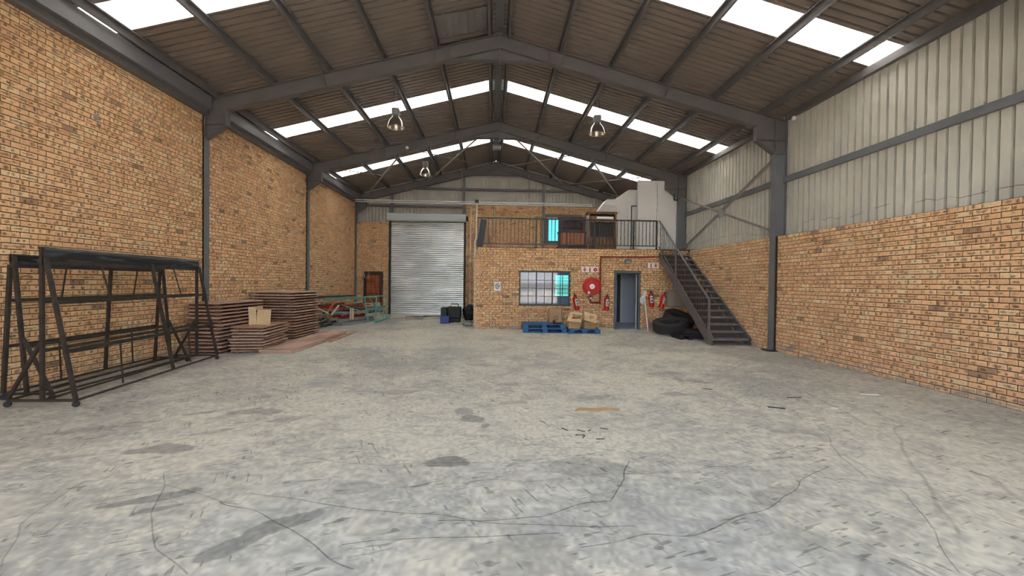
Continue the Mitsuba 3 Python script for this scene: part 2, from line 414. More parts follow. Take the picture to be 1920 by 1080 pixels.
def brickwork(wall, axis, plane, out, u0, u1, z0, z1, holes=(), single=300, hide=None):
    """courses of bricks on a wall: the `single` that show largest are parts of their own, the rest one part"""
    whole, cutb = [], []
    for r in range(int(round(z0 / BH)), int(round(z1 / BH))):
        za, zb = r * BH + JT / 2, (r + 1) * BH - JT / 2
        off = -.5 * (r % 2)
        for c in range(int(math.floor(u0 / BL)) - 1, int(math.ceil(u1 / BL)) + 1):
            a, b = (c + off) * BL + JT / 2, (c + off + 1) * BL - JT / 2
            spans = [(max(a, u0), min(b, u1))] if min(b, u1) - max(a, u0) > .03 else []
            for h in holes:
                if h[2] < zb - .02 and h[3] > za + .02:
                    spans = cut(spans, h[0], h[1])
            for s, e in spans:
                if e - s > .03:
                    (whole if e - s > BL - JT - .002 else cutb).append((s, e, za, zb))
    if single:
        ctr = lambda q: (plane, (q[0] + q[1]) / 2, q[2]) if axis == 'x' else ((q[0] + q[1]) / 2, plane, q[2])
        whole.sort(key=lambda q: -seen(ctr(q)) * (0 if hide and hide(q) else 1))
        ones, whole = whole[:single], whole[single:]
        base = [mikit.ply(brick_faces(axis, 0, out, [(-BL / 2 + JT / 2, BL / 2 - JT / 2, -BH / 2 + JT / 2, BH / 2 - JT / 2)]), 'brick_face') for _ in range(4)]
        for q in ones:
            cu, cz = (q[0] + q[1]) / 2, (q[2] + q[3]) / 2
            at = [plane, cu, cz] if axis == 'x' else [cu, plane, cz]
            part(wall, 'brick', base[rng.randrange(4)], None, to_world=T().translate(at))
    part(wall, 'further_bricks', brick_faces(axis, plane, out, whole + cutb), 'brick_face', kind='stuff')


# left wall: bricks up to the eaves gutter, broken by the columns' flanges
lab('wall_left', 'long left wall of tan face bricks with dark flashes, up to the eaves gutter', kind='structure')
scene['wall_left'] = mikit.ply(cat(box(XL - .3, XL, Y0, YB, 0, 5.6), box(XL - .3, XL - .08, Y0, YB, 5.6, 5.955)), 'mortar')
colgaps = [(y - .09, y + .09, 0, 9) for y in FY]
brickwork('wall_left', 'x', XL, 1, Y0, 20.78, 0, 5.61, colgaps, 300)

# right wall: 34 courses of brick, ribbed sheeting above
lab('wall_right', 'right wall of tan face bricks below ribbed sheeting', kind='structure')
scene['wall_right'] = mikit.ply(box(XR, XR + .33, Y0, YB, 0, 2.89), 'mortar')
brickwork('wall_right', 'x', XR, -1, Y0, 14.6, 0, 2.89, colgaps, 300)


def ribbed(n_ribs, length, pitch=.1715, h=.06, cut=(.060, .065, .105, .110)):
    """a ribbed sheet: ribs along +v, cover along +u, ribs rise along +w; returns (u, v, w) points"""
    u, w = [0.0], [0.0]
    for i in range(n_ribs):
        b = i * pitch
        u += [b + q for q in cut]; w += [0, h, h, 0]
    u.append(n_ribs * pitch + .012); w.append(0.0)
    u, w = np.array(u), np.array(w); m = len(u)
    v = np.vstack([np.stack([u, np.full(m, t), w], 1) for t in (0, length)])
    f = []
    for i in range(m - 1):
        f += [[i, i + 1, m + i + 1], [i, m + i + 1, m + i]]
    return v, np.array(f)


SW = .686
# cladding of the right wall, one ribbed sheet after another
y = Y0
while y < YB - .1:
    v, f = ribbed(4, 3.06, h=.075, cut=(.062, .064, .108, .110))
    part('wall_right', 'cladding_sheet', (np.stack([7.345 + v[:, 2] + .0008 * (len(labels) % 3), y + v[:, 0], 2.87 + v[:, 1]], 1), f), 'clad_iron')
    y += SW

# back wall
lab('wall_back', 'back gable wall of tan bricks with ribbed sheeting above', kind='structure')
WIN2 = (2.69, 4.43, 3.73, 5.05)
scene['wall_back'] = mikit.ply(cat(box(XL, -5.16, 20.8, YB + .1, 0, 4.58), box(-1.40, -.66, 20.8, YB + .1, 0, 5.53),
                                   box(-.66, .6, 20.8, YB + .1, 0, 5.53), box(-5.16, -1.40, 20.8, YB + .1, 4.52, 4.99), box(.6, 5.45, 20.8, YB + .1, 2.75, WIN2[2]), box(.6, WIN2[0], 20.8, YB + .1, WIN2[2], 5.53),
                                   box(WIN2[1], 5.45, 20.8, YB + .1, WIN2[2], 5.53), box(WIN2[0], WIN2[1], 20.8, YB + .1, WIN2[3], 5.53), box(5.45, 7.3, 20.8, YB + .1, 0, 5.53)), 'mortar')
brickwork('wall_back', 'y', 20.8, -1, XL, 7.1, 0, 5.53, [(-5.16, -1.40, 0, 9), (XL, -5.16, 4.58, 9), (-.66, 9, 0, 2.8), WIN2, (-6.43, -5.49, 0, 2.09)], 0)
x = XL - .2
while x < 7.4:
    z0 = 4.56 if x < -4.9 else (4.9 if x < -1.3 else 5.5)
    v, f = ribbed(4, 1.0, h=.075, cut=(.062, .064, .108, .110))
    xs = x + v[:, 0]
    zt = ZT + PD - SL * np.abs(xs - XC)
    part('wall_back', 'cladding_sheet', (np.stack([xs, 20.995 + v[:, 2], z0 + v[:, 1] * (zt - z0)], 1), f), 'gable_iron')
    x += SW

# front wall, out of view behind the camera; its wide doorway lights the hall
scene['wall_front'] = mikit.ply(cat(box(-7.2, -4.6, Y0 - .22, Y0, 0, 5.3), box(4.9, 7.5, Y0 - .22, Y0, 0, 5.3), box(-7.2, 7.5, Y0 - .22, Y0, 5.3, 5.6),
                                    extrude_y([(-7.2, 5.6), (7.5, 5.6), (7.5, zsheet(7.5)), (XC, zsheet(XC)), (-7.2, zsheet(-7.2))], Y0 - .22, Y0)), 'plain_wall')
lab('wall_front', 'unseen front wall with a wide open doorway that lights the hall', kind='structure')

# roof: ribbed sheets running from ridge to eaves, some of them translucent
lab('ceiling', 'pitched roof of brown ribbed sheets with rows of translucent skylight sheets', kind='structure')
scene['ceiling'] = mikit.ply(cat(beam((XC - .16, Y0, zsheet(XC) + .03), (XC - .16, YB, zsheet(XC) + .03), .36, .004, (-.26, 0, 1)), beam((XC + .16, Y0, zsheet(XC) + .03), (XC + .16, YB, zsheet(XC) + .03), .36, .004, (.26, 0, 1))), 'roof_patch')
SKY_Y = [1.46, 6.82, 12.52, 17.56]
LEN = math.hypot(1, SL)
y = Y0 - .2 - .078
sheets = []
while y < YB + .2:
    sheets.append(y); y += SW
starts = sorted(sheets)
for sgn in (-1, 1):
    run = 7.13 if sgn < 0 else 7.36
    for y in starts:
        yc = y + SW / 2
        clear = any(abs(yc - s - SW / 2) <= SW / 2 + 1e-6 for s in SKY_Y)
        v, f = ribbed(4, run - .03)
        xx = XC + sgn * (.03 + v[:, 1])
        zz = ZT + PD - SL * (.03 + v[:, 1]) + v[:, 2] * LEN
        pts = np.stack([xx, y + v[:, 0], zz + .0006 * (starts.index(y) % 3)], 1)
        part('ceiling', 'skylight_sheet' if clear else 'roof_sheet', (pts, f), 'skylight_sheet' if clear else 'roof_iron',
             label='bright translucent roof sheet' if clear else None)
# the odd sheet laid across near the ridge, left of it, and the dark one behind it, white dots painted on as daylight
v, f = ribbed(7, 1.0)
xx = XC - .30 - v[:, 0]
part('ceiling', 'patch_sheet', (np.stack([xx, 9.15 + v[:, 1] * .82 - .05 * v[:, 0], ZT + PD - SL * (.30 + v[:, 0]) - .035 + v[:, 2] * .3], 1), f), 'roof_patch', label='grey patch sheet with ribs running the other way')
def plank_on_roof(x0, x1, y0, y1, dz, th):
    return beam((x0, (y0 + y1) / 2, zsheet(x0) + dz), (x1, (y0 + y1) / 2, zsheet(x1) + dz), y1 - y0, th, (-.26, 0, 1))
part('ceiling', 'patch_sheet', plank_on_roof(XC - 1.5, XC - .3, 10.2, 11.05, -.02, .012), 'black', label='black patch sheet with a row of small white dots standing for daylight')
for i in range(6):
    xq = XC - .55 - i * .15
    part('ceiling', 'daylight_dot', xf(lathe([(.0, 0), (.011, 0), (.011, .006), (0, .006)], 8), loc=(xq, 10.42, zsheet(xq) - .036)), 'white_plastic')  # solid white discs, daylight through small holes put into the colour

# ------------------------------------------------------------------ steel portal frames
def rafter_poly(s, d0, d1, dz0, dz1):
    """strip along a rafter: from d0 to d1 from the ridge, dz below the top line"""
    return [(XC + s * d0, ZT - SL * d0 - dz0), (XC + s * d1, ZT - SL * d1 - dz0), (XC + s * d1, ZT - SL * d1 - dz1), (XC + s * d0, ZT - SL * d0 - dz1)]


FW = .17
words = ['nearest the open doorway', 'nearest in view, with the largest apex', 'in the middle of the hall, above the office front', 'farthest back, against the gable wall']
for fi, fy in enumerate(FY):
    t = thing('portal_frame', f'dark grey steel portal frame {words[fi]}', 'steel frame')
    a, b = fy - FW / 2, fy + FW / 2
    for s in (-1, 1):
        xin = -6.78 if s < 0 else 7.02
        xout = xin + s * .31
        dpl = abs((-6.315 if s < 0 else 6.55) - XC)
        dend = abs(xout - XC)
        zc = 2.9 if (fi == 2 and s > 0) else 0
        col = cat(box(min(xin, xin + s * .014), max(xin, xin + s * .014), a, b, zc, 5.75), box(min(xout, xout - s * .014), max(xout, xout - s * .014), a, b, zc, 5.8),
                  box(min(xin, xout), max(xin, xout), fy - .005, fy + .005, zc, 5.72))
        part(t, 'column', col, 'steel_blue')
        if s > 0 and zc == 0:
            part(t, 'base_plate', box(6.9, 7.34, fy - .16, fy + .16, 0.0, .03), 'black_steel')
        raf = cat(extrude_y(rafter_poly(s, 0, dend, .012, RD - .012), fy - .006, fy + .006), extrude_y(rafter_poly(s, 0, dend, 0, .012), a, b),
                  extrude_y(rafter_poly(s, .0, dpl, RD - .012, RD), a, b))
        part(t, 'rafter', raf, 'steel')
        xp = XC + s * dpl
        zb = ZT - SL * dpl - RD
        web = [(xp, zb + .02), (xp, 5.29), (xin, 4.96), (xout, 4.96), (xout, ZT - SL * dend - .02)]
        part(t, 'haunch', cat(extrude_y(web, fy - .0055, fy + .0055), box(min(xp, xp - s * .016), max(xp, xp - s * .016), a, b, 5.27, zb + .02),
                              beam((xp, fy, 5.282), (xin, fy, 4.955), FW, .014), box(min(xp, xout), max(xp, xout), a + .01, b - .01, 5.286, 5.298), box(min(xin, xin + s * .012), max(xin, xin + s * .012), a + .005, b - .005, 4.96, 5.8),
                              box(min(xin, xout), max(xin, xout), a + .01, b - .01, 4.955, 4.967)), 'steel')
        ah = [(XC, ZT - RD + .01), (XC + s * 1.2, ZT - SL * 1.2 - RD + .01), (XC + s * 1.22, 7.0), (XC, 7.03)]
        part(t, 'apex_haunch', cat(extrude_y(ah, fy - .006, fy + .006), beam((XC, fy, 7.03), (XC + s * 1.22, fy, 7.0), FW * .98, .012),
                                   extrude_y(rafter_poly(s, 1.2, 1.215, .012, RD - .012), a + .01, b - .01)), 'steel')
        if fi in (1, 2):
            for dd in (1.53, 4.09):
                part(t, 'fly_brace', beam((XC + s * (dd + .0), fy - .60, ZT - SL * dd + .06), (XC + s * dd, fy - .07, ZT - SL * dd - RD + .02), .05, .012, (1, 0, 0)), 'steel')
    part(t, 'apex_plate', box(XC - .014, XC + .014, a, b, 7.0, ZT - .005), 'steel')

# purlins: twelve lines, one length per bay
ORD = ['first', 'second', 'third', 'fourth', 'fifth', 'sixth', 'seventh', 'eighth', 'ninth', 'tenth', 'eleventh', 'twelfth', 'thirteenth', 'fourteenth', 'fifteenth', 'sixteenth', 'seventeenth']
BAYW = ['behind the camera', 'before the nearest apex', 'between the two nearer frames', 'in the last bay']
PDS = [.27, 1.53, 2.81, 4.09, 5.38, 6.66]


def c_section(x, s, z, y0, y1, depth=PD, fl=.06, th=.008, ang=SL):
    """lipped channel along y, standing on z at x, its flanges pointing to -s"""
    m = cat(box(-th / 2, th / 2, y0, y1, 0, depth), box(-fl, 0, y0, y1, 0, th), box(-fl, 0, y0, y1, depth - th, depth), box(-fl, -fl + th * .7, y0, y1, 0, .022), box(-fl, -fl + th * .7, y0, y1, depth - .022, depth))
    v, f = m
    v = v * np.array([s, 1, 1])
    a = -s * math.atan(ang)
    v2 = v.copy(); v2[:, 0] = v[:, 0] * math.cos(a) - v[:, 2] * math.sin(a) * -1; v2[:, 2] = v[:, 2] * math.cos(a) - v[:, 0] * math.sin(a)
    v2[:, 0] += x; v2[:, 2] += z
    return v2, (f if s > 0 else f[:, ::-1])


bays = [(Y0, FY[0]), (FY[0], FY[1]), (FY[1], FY[2]), (FY[2], YB - .03)]
for bi, (ya, yb) in enumerate(bays):
    for s in (-1, 1):
        for dd in PDS:
            solo('purlin', c_section(XC + s * dd, s, ZT - SL * dd, ya + .004, yb - .004, PD - .006), 'steel', f'dark grey purlin, {"left" if s < 0 else "right"} slope, {ORD[PDS.index(dd)]} from the ridge, {BAYW[bi]}', 'purlin', 'purlins under the roof sheets')
# ridge capping angle under the ridge
for bi, (ya, yb) in enumerate(bays[1:]):
    solo('ridge_strip', cat(beam((XC - .05, ya + .1, ZT + PD - .045), (XC - .05, yb - .1, ZT + PD - .045), .1, .006, (-.26, 0, 1)), beam((XC + .05, ya + .1, ZT + PD - .045), (XC + .05, yb - .1, ZT + PD - .045), .1, .006, (.26, 0, 1))),
         'lightened_steel', 'grey folded steel strip along the roof ridge ' + BAYW[bi + 1], 'ridge strip', 'ridge strips')

# eaves gutter beams on the left, with the step below them
for bi, (ya, yb) in enumerate(bays):
    ya2, yb2 = ya + .1, yb - .1
    t = thing('eaves_beam', ['grey steel eaves beam along the left brick wall behind the camera', 'nearest grey steel eaves beam along the top of the left brick wall', 'second grey steel eaves beam along the left wall, beyond the nearest haunch', 'farthest grey steel eaves beam along the left wall, ending at the gable'][bi], 'eaves beam')
    part(t, 'face', cat(box(-6.63, -6.61, ya2, yb2, 5.63, 5.90), box(-6.83, -6.61, ya2, yb2, 5.90, 5.915), box(-6.83, -6.585, ya2, yb2, 5.612, 5.63)), 'lightened_steel')
    part(t, 'lower_channel', cat(box(-6.72, -6.705, ya2, yb2, 5.49, 5.61), box(-6.83, -6.68, ya2, yb2, 5.478, 5.49), box(-6.69, -6.68, ya2, yb2, 5.49, 5.512)), 'steel')

# right eaves: closing channel and lip above the sheeting
for bi, (ya, yb) in enumerate(bays):
    solo('eaves_channel', cat(box(7.22, 7.34, ya + .1, yb - .1, 5.78, 5.92), box(7.2, 7.22, ya + .1, yb - .1, 5.76, 5.80)), 'steel', 'dark steel channel along the top of the right wall sheeting ' + BAYW[bi], 'eaves channel', 'eaves channels on the right wall')
# girts
for bi, (ya, yb) in enumerate(bays[:3]):
    solo('girt', cat(box(7.33, 7.341, ya + .02, yb - .02, 4.24, 4.38), box(7.265, 7.33, ya + .02, yb - .02, 4.37, 4.38), box(7.265, 7.33, ya + .02, yb - .02, 4.24, 4.25), box(7.265, 7.275, ya + .02, yb - .02, 4.25, 4.37)), 'steel_blue',
         ['grey steel girt across the sheeting of the right wall, beside the camera', 'grey steel girt across the nearest sheeting of the right wall', 'grey steel girt behind the cross brace on the right wall'][bi], 'girt')
for x0, x1, z, w in ((-6.7, -1.5, 5.42, 'lower gable girt above the roller door'), (-3.9, 2.5, 6.32, 'upper gable girt under the far apex'), (2.62, 4.3, 6.32, 'short upper gable girt right of the gable post')):
    solo('girt', box(x0, x1, 20.80, 20.92, z - .055, z + .055), 'steel', 'dark grey steel ' + w, 'girt')
for x, z0, w in ((-5.05, 5.0, 'left of the three, over the roller door'), (-1.5, 5.0, 'middle of the three, right beside the roller door'), (2.52, 2.9, 'right of the three, beside the upper window')):
    solo('gable_post', cat(box(x - .055, x + .055, 20.70, 20.71, z0, ztop(x) - RD - .005), box(x - .055, x + .055, 20.78, 20.79, z0, ztop(x) - RD - .005), box(x - .004, x + .004, 20.71, 20.78, z0, ztop(x) - RD - .005)), 'steel_blue', 'grey steel gable post, ' + w, 'steel post')

# wall cross brace in the second bay, right
t = thing('wall_brace', 'grey steel cross brace of four angles and a centre plate on the right wall', 'cross brace')
bx = 7.16
C = (bx, 12.62, 3.92)
part(t, 'centre_plate', box(bx - .008, bx + .008, C[1] - .17, C[1] + .17, C[2] - .14, C[2] + .14), 'brace_steel', label='square gusset plate')
for e in ((10.16, 4.87), (15.35, 4.92), (10.16, 3.02), (15.2, 2.95)):
    q = np.array([bx - .02, *e]); m = np.array(C) + (q - np.array(C)) * .05; m[0] = bx - .02
    part(t, 'angle', cat(beam(m, q, .008, .07, (0, 0, 1)), beam(m + np.array([-.03, 0, .03]), q + np.array([-.03, 0, .03]), .06, .008, (0, 0, 1))), 'brace_steel')

# roof cross braces in the last bay
def roofpt(s, d, y):
    return (XC + s * d, y, ZT - SL * d - .16)
for s in (-1, 1):
    for (da, db), w in (((6.4, 3.4), 'eaves'), ((3.4, .35), 'ridge')):
        t = thing('roof_brace', f'pair of pale crossing steel flats under the far {"left" if s < 0 else "right"} roof slope, {w} side', 'cross brace')
        part(t, 'flat_bar', beam(roofpt(s, da, FY[2] + .1), roofpt(s, db, FY[3] - .1), .07, .01), 'brace_steel')
        part(t, 'flat_bar', beam(np.array(roofpt(s, db, FY[2] + .1)) - [0, 0, .015], np.array(roofpt(s, da, FY[3] - .1)) - [0, 0, .015], .07, .01), 'brace_steel')
# ridge box near the gable
t = thing('ridge_fan', 'small grey box with a round duct under the ridge before the gable', 'extractor box')
part(t, 'box', cbox(XC - .17, XC + .17, 17.8, 18.1, 7.42, 7.62, .012), 'lamp_grey')
part(t, 'duct', xf(lathe([(0, 0), (.13, 0), (.13, .2), (0, .2)], 20), loc=(XC, 17.95, 7.6)), 'lamp_grey', smooth=40)

# conduit pipes across the gable and their hangers
t = thing('conduit', 'long white twin pipe hung level across the hall before the gable', 'pipe')
part(t, 'pipe', tube([(-6.75, 20.28, 5.58), (4.9, 20.28, 5.58)], .028), 'white_plastic', smooth=40)
part(t, 'pipe', tube([(-6.75, 20.28, 5.49), (4.9, 20.28, 5.49)], .024), 'white_plastic', smooth=40)
for x in (-1.57, 1.70):
    solo('hanger_rod', tube([(x, 20.28, 5.5), (x, 20.28, ztop(x) - .02)], .014, 6), 'brace_steel', f'thin vertical rod holding the twin pipe, {"left" if x < 0 else "right"} of the far apex', 'rod')

# ------------------------------------------------------------------ roller door and the small timber door in the back wall
t = numbered('door_1'); lab(t, 'tall closed roller shutter door of grey ribbed slats', kind='structure')
slat_n, slat_h = 44, 4.62 / 44
prof = [(.03, -.002), (-.010, .009), (-.028, .030), (-.036, .054), (-.028, .078), (-.010, .094), (.03, .103)]
sv, sf = [], []
for k, (dy, dz) in enumerate(prof):
    for xq in (-5.10, -1.46):
        sv.append((xq, 20.76 + dy, dz))
for k, (dy, dz) in enumerate(prof[::-1]):
    for xq in (-5.10, -1.46):
        sv.append((xq, 20.766 + dy, dz))
for k in range(len(prof) * 2 - 1):
    sf += [[2 * k, 2 * k + 1, 2 * k + 3], [2 * k, 2 * k + 3, 2 * k + 2]]
slat = mikit.ply((np.array(sv), np.array(sf)), 'galv', True)
for k in range(slat_n):
    part(t, 'slat', slat, None, to_world=T().translate([0, rng.uniform(-.003, .003), k * slat_h]).rotate([1, 0, 0], 0))
for x in (-5.13, -1.43):
    part(t, 'guide_rail', box(x - .045, x + .045, 20.68, 20.79, 0, 4.66), 'black')
part(t, 'bottom_bar', box(-5.1, -1.46, 20.71, 20.75, 0, .05), 'galv')
part(t, 'housing', cbox(-5.22, -1.36, 20.32, 20.79, 4.63, 4.99, .02), 'door_housing', label='pale grey drum housing over the shutter')
part(t, 'motor', xf(lathe([(0, 0), (.12, 0), (.12, .1), (0, .1)], 16), (0, 90, 0), (-1.36, 20.55, 4.8)), 'black', smooth=40)

t = numbered('door_2'); lab(t, 'small reddish timber door in a dark frame, left of the roller shutter', kind='structure')
part(t, 'frame', cat(box(-6.42, -6.33, 20.70, 20.83, 0, 2.08), box(-5.59, -5.50, 20.70, 20.83, 0, 2.08), box(-6.42, -5.50, 20.70, 20.83, 1.99, 2.08)), 'mahogany')
part(t, 'leaf', cbox(-6.33, -5.59, 20.76, 20.81, .01, 1.99, .006), 'mahogany')
for i in range(3):
    for j in range(6):
        x0 = -6.28 + i * .215; z0 = .1 + j * .31
        part(t, 'panel', cbox(x0, x0 + .2, 20.745, 20.77, z0, z0 + .295, .008), 'red_timber')
solo('wire_frame', cat(tube([(-6.38, 20.66, 2.04), (-6.34, 20.62, 1.80), (-6.16, 20.62, 1.79), (-6.13, 20.66, 2.06)], .012, 6)), 'white_plastic', 'small white wire frame hanging on the corner of the red timber door', 'wire frame')

# ------------------------------------------------------------------ the brick office under the mezzanine
WIN = (.935, 2.755, .845, 2.075)
DOOR = (4.385, 5.295, 0, 2.09)
lab('wall_office', 'tan brick front wall of the office below the mezzanine', kind='structure')
scene['wall_office'] = mikit.ply(cat(box(-.66, WIN[0], YM, YM + .22, 0, ZM), box(WIN[0], WIN[1], YM, YM + .22, 0, WIN[2]), box(WIN[0], WIN[1], YM, YM + .22, WIN[3], ZM), box(WIN[1], DOOR[0], YM, YM + .22, 0, ZM),
                                     box(DOOR[0], DOOR[1], YM, YM + .22, DOOR[3], ZM), box(DOOR[1], 7.12, YM, YM + .22, 0, ZM)), 'mortar')
soldier = (.90, 2.79, WIN[3], WIN[3] + .135)
sill = (.90, 2.79, .67, WIN[2])
brickwork('wall_office', 'y', YM, -1, -.665, 7.11, 0, ZM - .015, [WIN, (DOOR[0] - .02, DOOR[1] + .02, 0, DOOR[3] + .02), soldier, sill], 300, hide=lambda q: q[0] > 5.9)
for i in range(20):
    x0 = .905 + i * .0945
    part('wall_office', 'lintel_brick', cbox(x0, x0 + .084, YM - .012, YM + .05, WIN[3] + .004, WIN[3] + .130, .004), 'brick_face')
    part('wall_office', 'sill_brick', xf(cbox(-.042, .042, -.12, .12, -.035, .035, .005), (18, 0, 0), (x0 + .042, YM + .03, WIN[2] - .045)), 'brick_face')
part('wall_office', 'sill_course', cbox(.90, 2.79, YM - .02, YM + .05, .685, .755, .005), 'brick_face')
solo('wall_side', box(-.68, -.46, YM + .0, 20.8, 0, ZM - .01), 'plain_wall', 'side wall of the office block', kind='structure')
solo('mezzanine_floor', box(-.68, 7.3, YM + .22, 20.8, 2.72, ZM - .004), 'concrete_out', 'concrete floor of the mezzanine over the office', kind='structure')
solo('wall_partition', cat(box(4.02, 4.12, YM + .22, 20.8, 0, 2.72), ), 'office_paint', 'pale blue partition between office and passage', kind='structure')
OW = (3.10, 3.95, .95, 2.10)
solo('wall_inner', cat(box(-.46, .6, 20.6, 20.8, 0, 2.72), box(.6, OW[0], 20.6, YB, 0, 2.72), box(OW[0], 3.98, 20.6, YB, 0, OW[2]), box(OW[0], 4.02, 20.6, YB, OW[3], 2.72), box(3.95, 4.45, 20.6, YB, 0, 2.72), box(4.45, 5.35, 20.6, YB, 2.2, 2.72), box(5.35, 7.1, 20.6, YB, 0, 2.72)), 'office_paint', 'pale blue inner back wall of the office', kind='structure')
solo('wall_passage', cat(box(7.0, 7.1, YM + .22, 20.6, 0, 2.72), box(4.12, 7.0, 17.2, 17.3, 0, 2.72)), 'corridor_paint', 'grey blue back wall of the passage behind the open door', kind='structure')
solo('office_floor', cat(box(-.46, 4.02, YM + .22, 20.6, 0, .012), box(4.12, 7.0, YM + .22, 17.2, 0, .012), box(DOOR[0], DOOR[1], YM, YM + .22, 0, .012)), 'office_tile', 'pale tiled floor inside the office', kind='structure')
solo('pilaster', box(2.0, 2.25, 20.35, 20.6, .012, 2.72), 'office_paint', 'pale blue pier inside the office, seen through the window', kind='structure')

t = numbered('window_1'); lab(t, 'large green steel framed office window of small panes', kind='structure')
fy0, fy1 = YM + .03, YM + .07
part(t, 'frame', cat(box(WIN[0], WIN[1], fy0, fy1, WIN[2], WIN[2] + .045), box(WIN[0], WIN[1], fy0, fy1, WIN[3] - .045, WIN[3]), box(WIN[0], WIN[0] + .045, fy0, fy1, WIN[2], WIN[3]), box(WIN[1] - .045, WIN[1], fy0, fy1, WIN[2], WIN[3])), 'window_steel')
ww, wh = (WIN[1] - WIN[0] - .09) / 6, (WIN[3] - WIN[2] - .09) / 4
for i in range(1, 6):
    x = WIN[0] + .045 + i * ww; hw = .022 if i in (2, 4) else .009
    part(t, 'glazing_bar', box(x - hw, x + hw, fy0 + .004, fy1 - .004, WIN[2] + .04, WIN[3] - .04), 'window_steel')
for j in range(1, 4):
    z = WIN[2] + .045 + j * wh
    part(t, 'glazing_bar', box(WIN[0] + .04, WIN[1] - .04, fy0 + .006, fy1 - .006, z - .009, z + .009), 'window_steel')
for i in range(6):
    for j in range(4):
        x0, z0 = WIN[0] + .045 + i * ww + .01, WIN[2] + .045 + j * wh + .01
        part(t, 'pane', (np.array([[x0, YM + .05, z0], [x0 + ww - .02, YM + .05, z0], [x0 + ww - .02, YM + .05, z0 + wh - .02], [x0, YM + .05, z0 + wh - .02]]), np.array([[0, 1, 2], [0, 2, 3]])), 'glass')
part(t, 'handle', beam((1.98 - .45, YM + .0, 1.33), (1.98 - .41, YM - .02, 1.42), .012, .012), 'black')

t = numbered('window_2'); lab(t, 'rear window of the office with bars and cyan daylight, seen through the front panes', kind='structure')
part(t, 'frame', cat(box(OW[0], OW[1], 20.62, 20.68, OW[2], OW[2] + .05), box(OW[0], OW[1], 20.62, 20.68, OW[3] - .05, OW[3]), box(OW[0], OW[0] + .05, 20.62, 20.68, OW[2], OW[3]), box(OW[1] - .05, OW[1], 20.62, 20.68, OW[2], OW[3])), 'white_paint')
for j in range(1, 6):
    z = OW[2] + j * (OW[3] - OW[2]) / 6
    part(t, 'bar', box(OW[0] + .04, OW[1] - .04, 20.63, 20.65, z - .008, z + .008), 'window_steel')
part(t, 'bar', box(3.5, 3.53, 20.63, 20.65, OW[2], OW[3]), 'window_steel')
part(t, 'pane', (np.array([[OW[0], 20.66, OW[2]], [OW[1], 20.66, OW[2]], [OW[1], 20.66, OW[3]], [OW[0], 20.66, OW[3]]]), np.array([[0, 1, 2], [0, 2, 3]])), 'tinted_glass')

t = numbered('window_3'); lab(t, 'barred upper window over the mezzanine with bright cyan glass', kind='structure')
a = WIN2
part(t, 'frame', cat(box(a[0] - .08, a[1] + .08, 20.76, 20.83, a[3] - .09, a[3] + .08), box(a[0] - .08, a[1] + .08, 20.76, 20.83, a[2] - .08, a[2] + .06), box(a[0] - .08, a[0] + .10, 20.76, 20.83, a[2], a[3]), box(a[1] - .10, a[1] + .08, 20.76, 20.83, a[2], a[3]), box(3.45, 3.6, 20.76, 20.83, a[2], a[3])), 'frame_grey')
part(t, 'top_rail', box(a[0], a[1], 20.73, 20.76, a[3] - .13, a[3] - .095), 'white_paint')
part(t, 'pane', (np.array([[a[0], 20.81, a[2]], [a[1], 20.81, a[2]], [a[1], 20.81, a[3]], [a[0], 20.81, a[3]]]), np.array([[0, 1, 2], [0, 2, 3]])), 'tinted_glass')
for x in (2.95, 3.12, 3.30, 3.8, 4.0, 4.2):
    part(t, 'bar', box(x - .008, x + .008, 20.78, 20.80, a[2], a[3]), 'window_steel')

t = numbered('door_3'); lab(t, 'open office door in a dark steel frame below the mezzanine', kind='structure')
part(t, 'frame', cat(box(DOOR[0] - .03, DOOR[0] + .05, YM - .015, YM + .12, 0, DOOR[3] + .03), box(DOOR[1] - .05, DOOR[1] + .03, YM - .015, YM + .12, 0, DOOR[3] + .03), box(DOOR[0] - .03, DOOR[1] + .03, YM - .015, YM + .12, DOOR[3] - .05, DOOR[3] + .03)), 'frame_grey')
part(t, 'leaf', xf(cbox(0, .82, -.02, .02, .02, 2.03, .006), (0, 0, 68), (DOOR[1] - .03, YM + .24, 0)), 'white_paint', label='pale door leaf standing open')
part(t, 'handle', tube([(5.49, 15.5, 1.02), (5.44, 15.52, 1.02), (5.40, 15.42, 1.02)], .012, 6), 'black')
t = thing('inner_door', 'narrow dark inner doorway with a pale frame, seen through the open office door', 'door')
part(t, 'leaf', box(5.26, 5.40, 17.18, 17.2, .02, 2.04), 'window_steel'); part(t, 'frame', box(5.40, 5.47, 17.16, 17.2, .012, 2.08), 'white_paint')
t = thing('unseen_office_light', 'unseen fluorescent batten on the office ceiling that lights the room', 'light')
part(t, 'housing', box(1.2, 2.7, 17.0, 17.1, 2.67, 2.72), 'white_paint')
k = part(t, 'tube', tube([(1.25, 17.05, 2.645), (2.65, 17.05, 2.645)], .02, 8), 'white_plastic')
scene[k]['emitter'] = {'type': 'area', 'radiance': {'type': 'rgb', 'value': [9.0, 10.5, 14.5]}}  # lamp out of view, placed to brighten the office behind the window

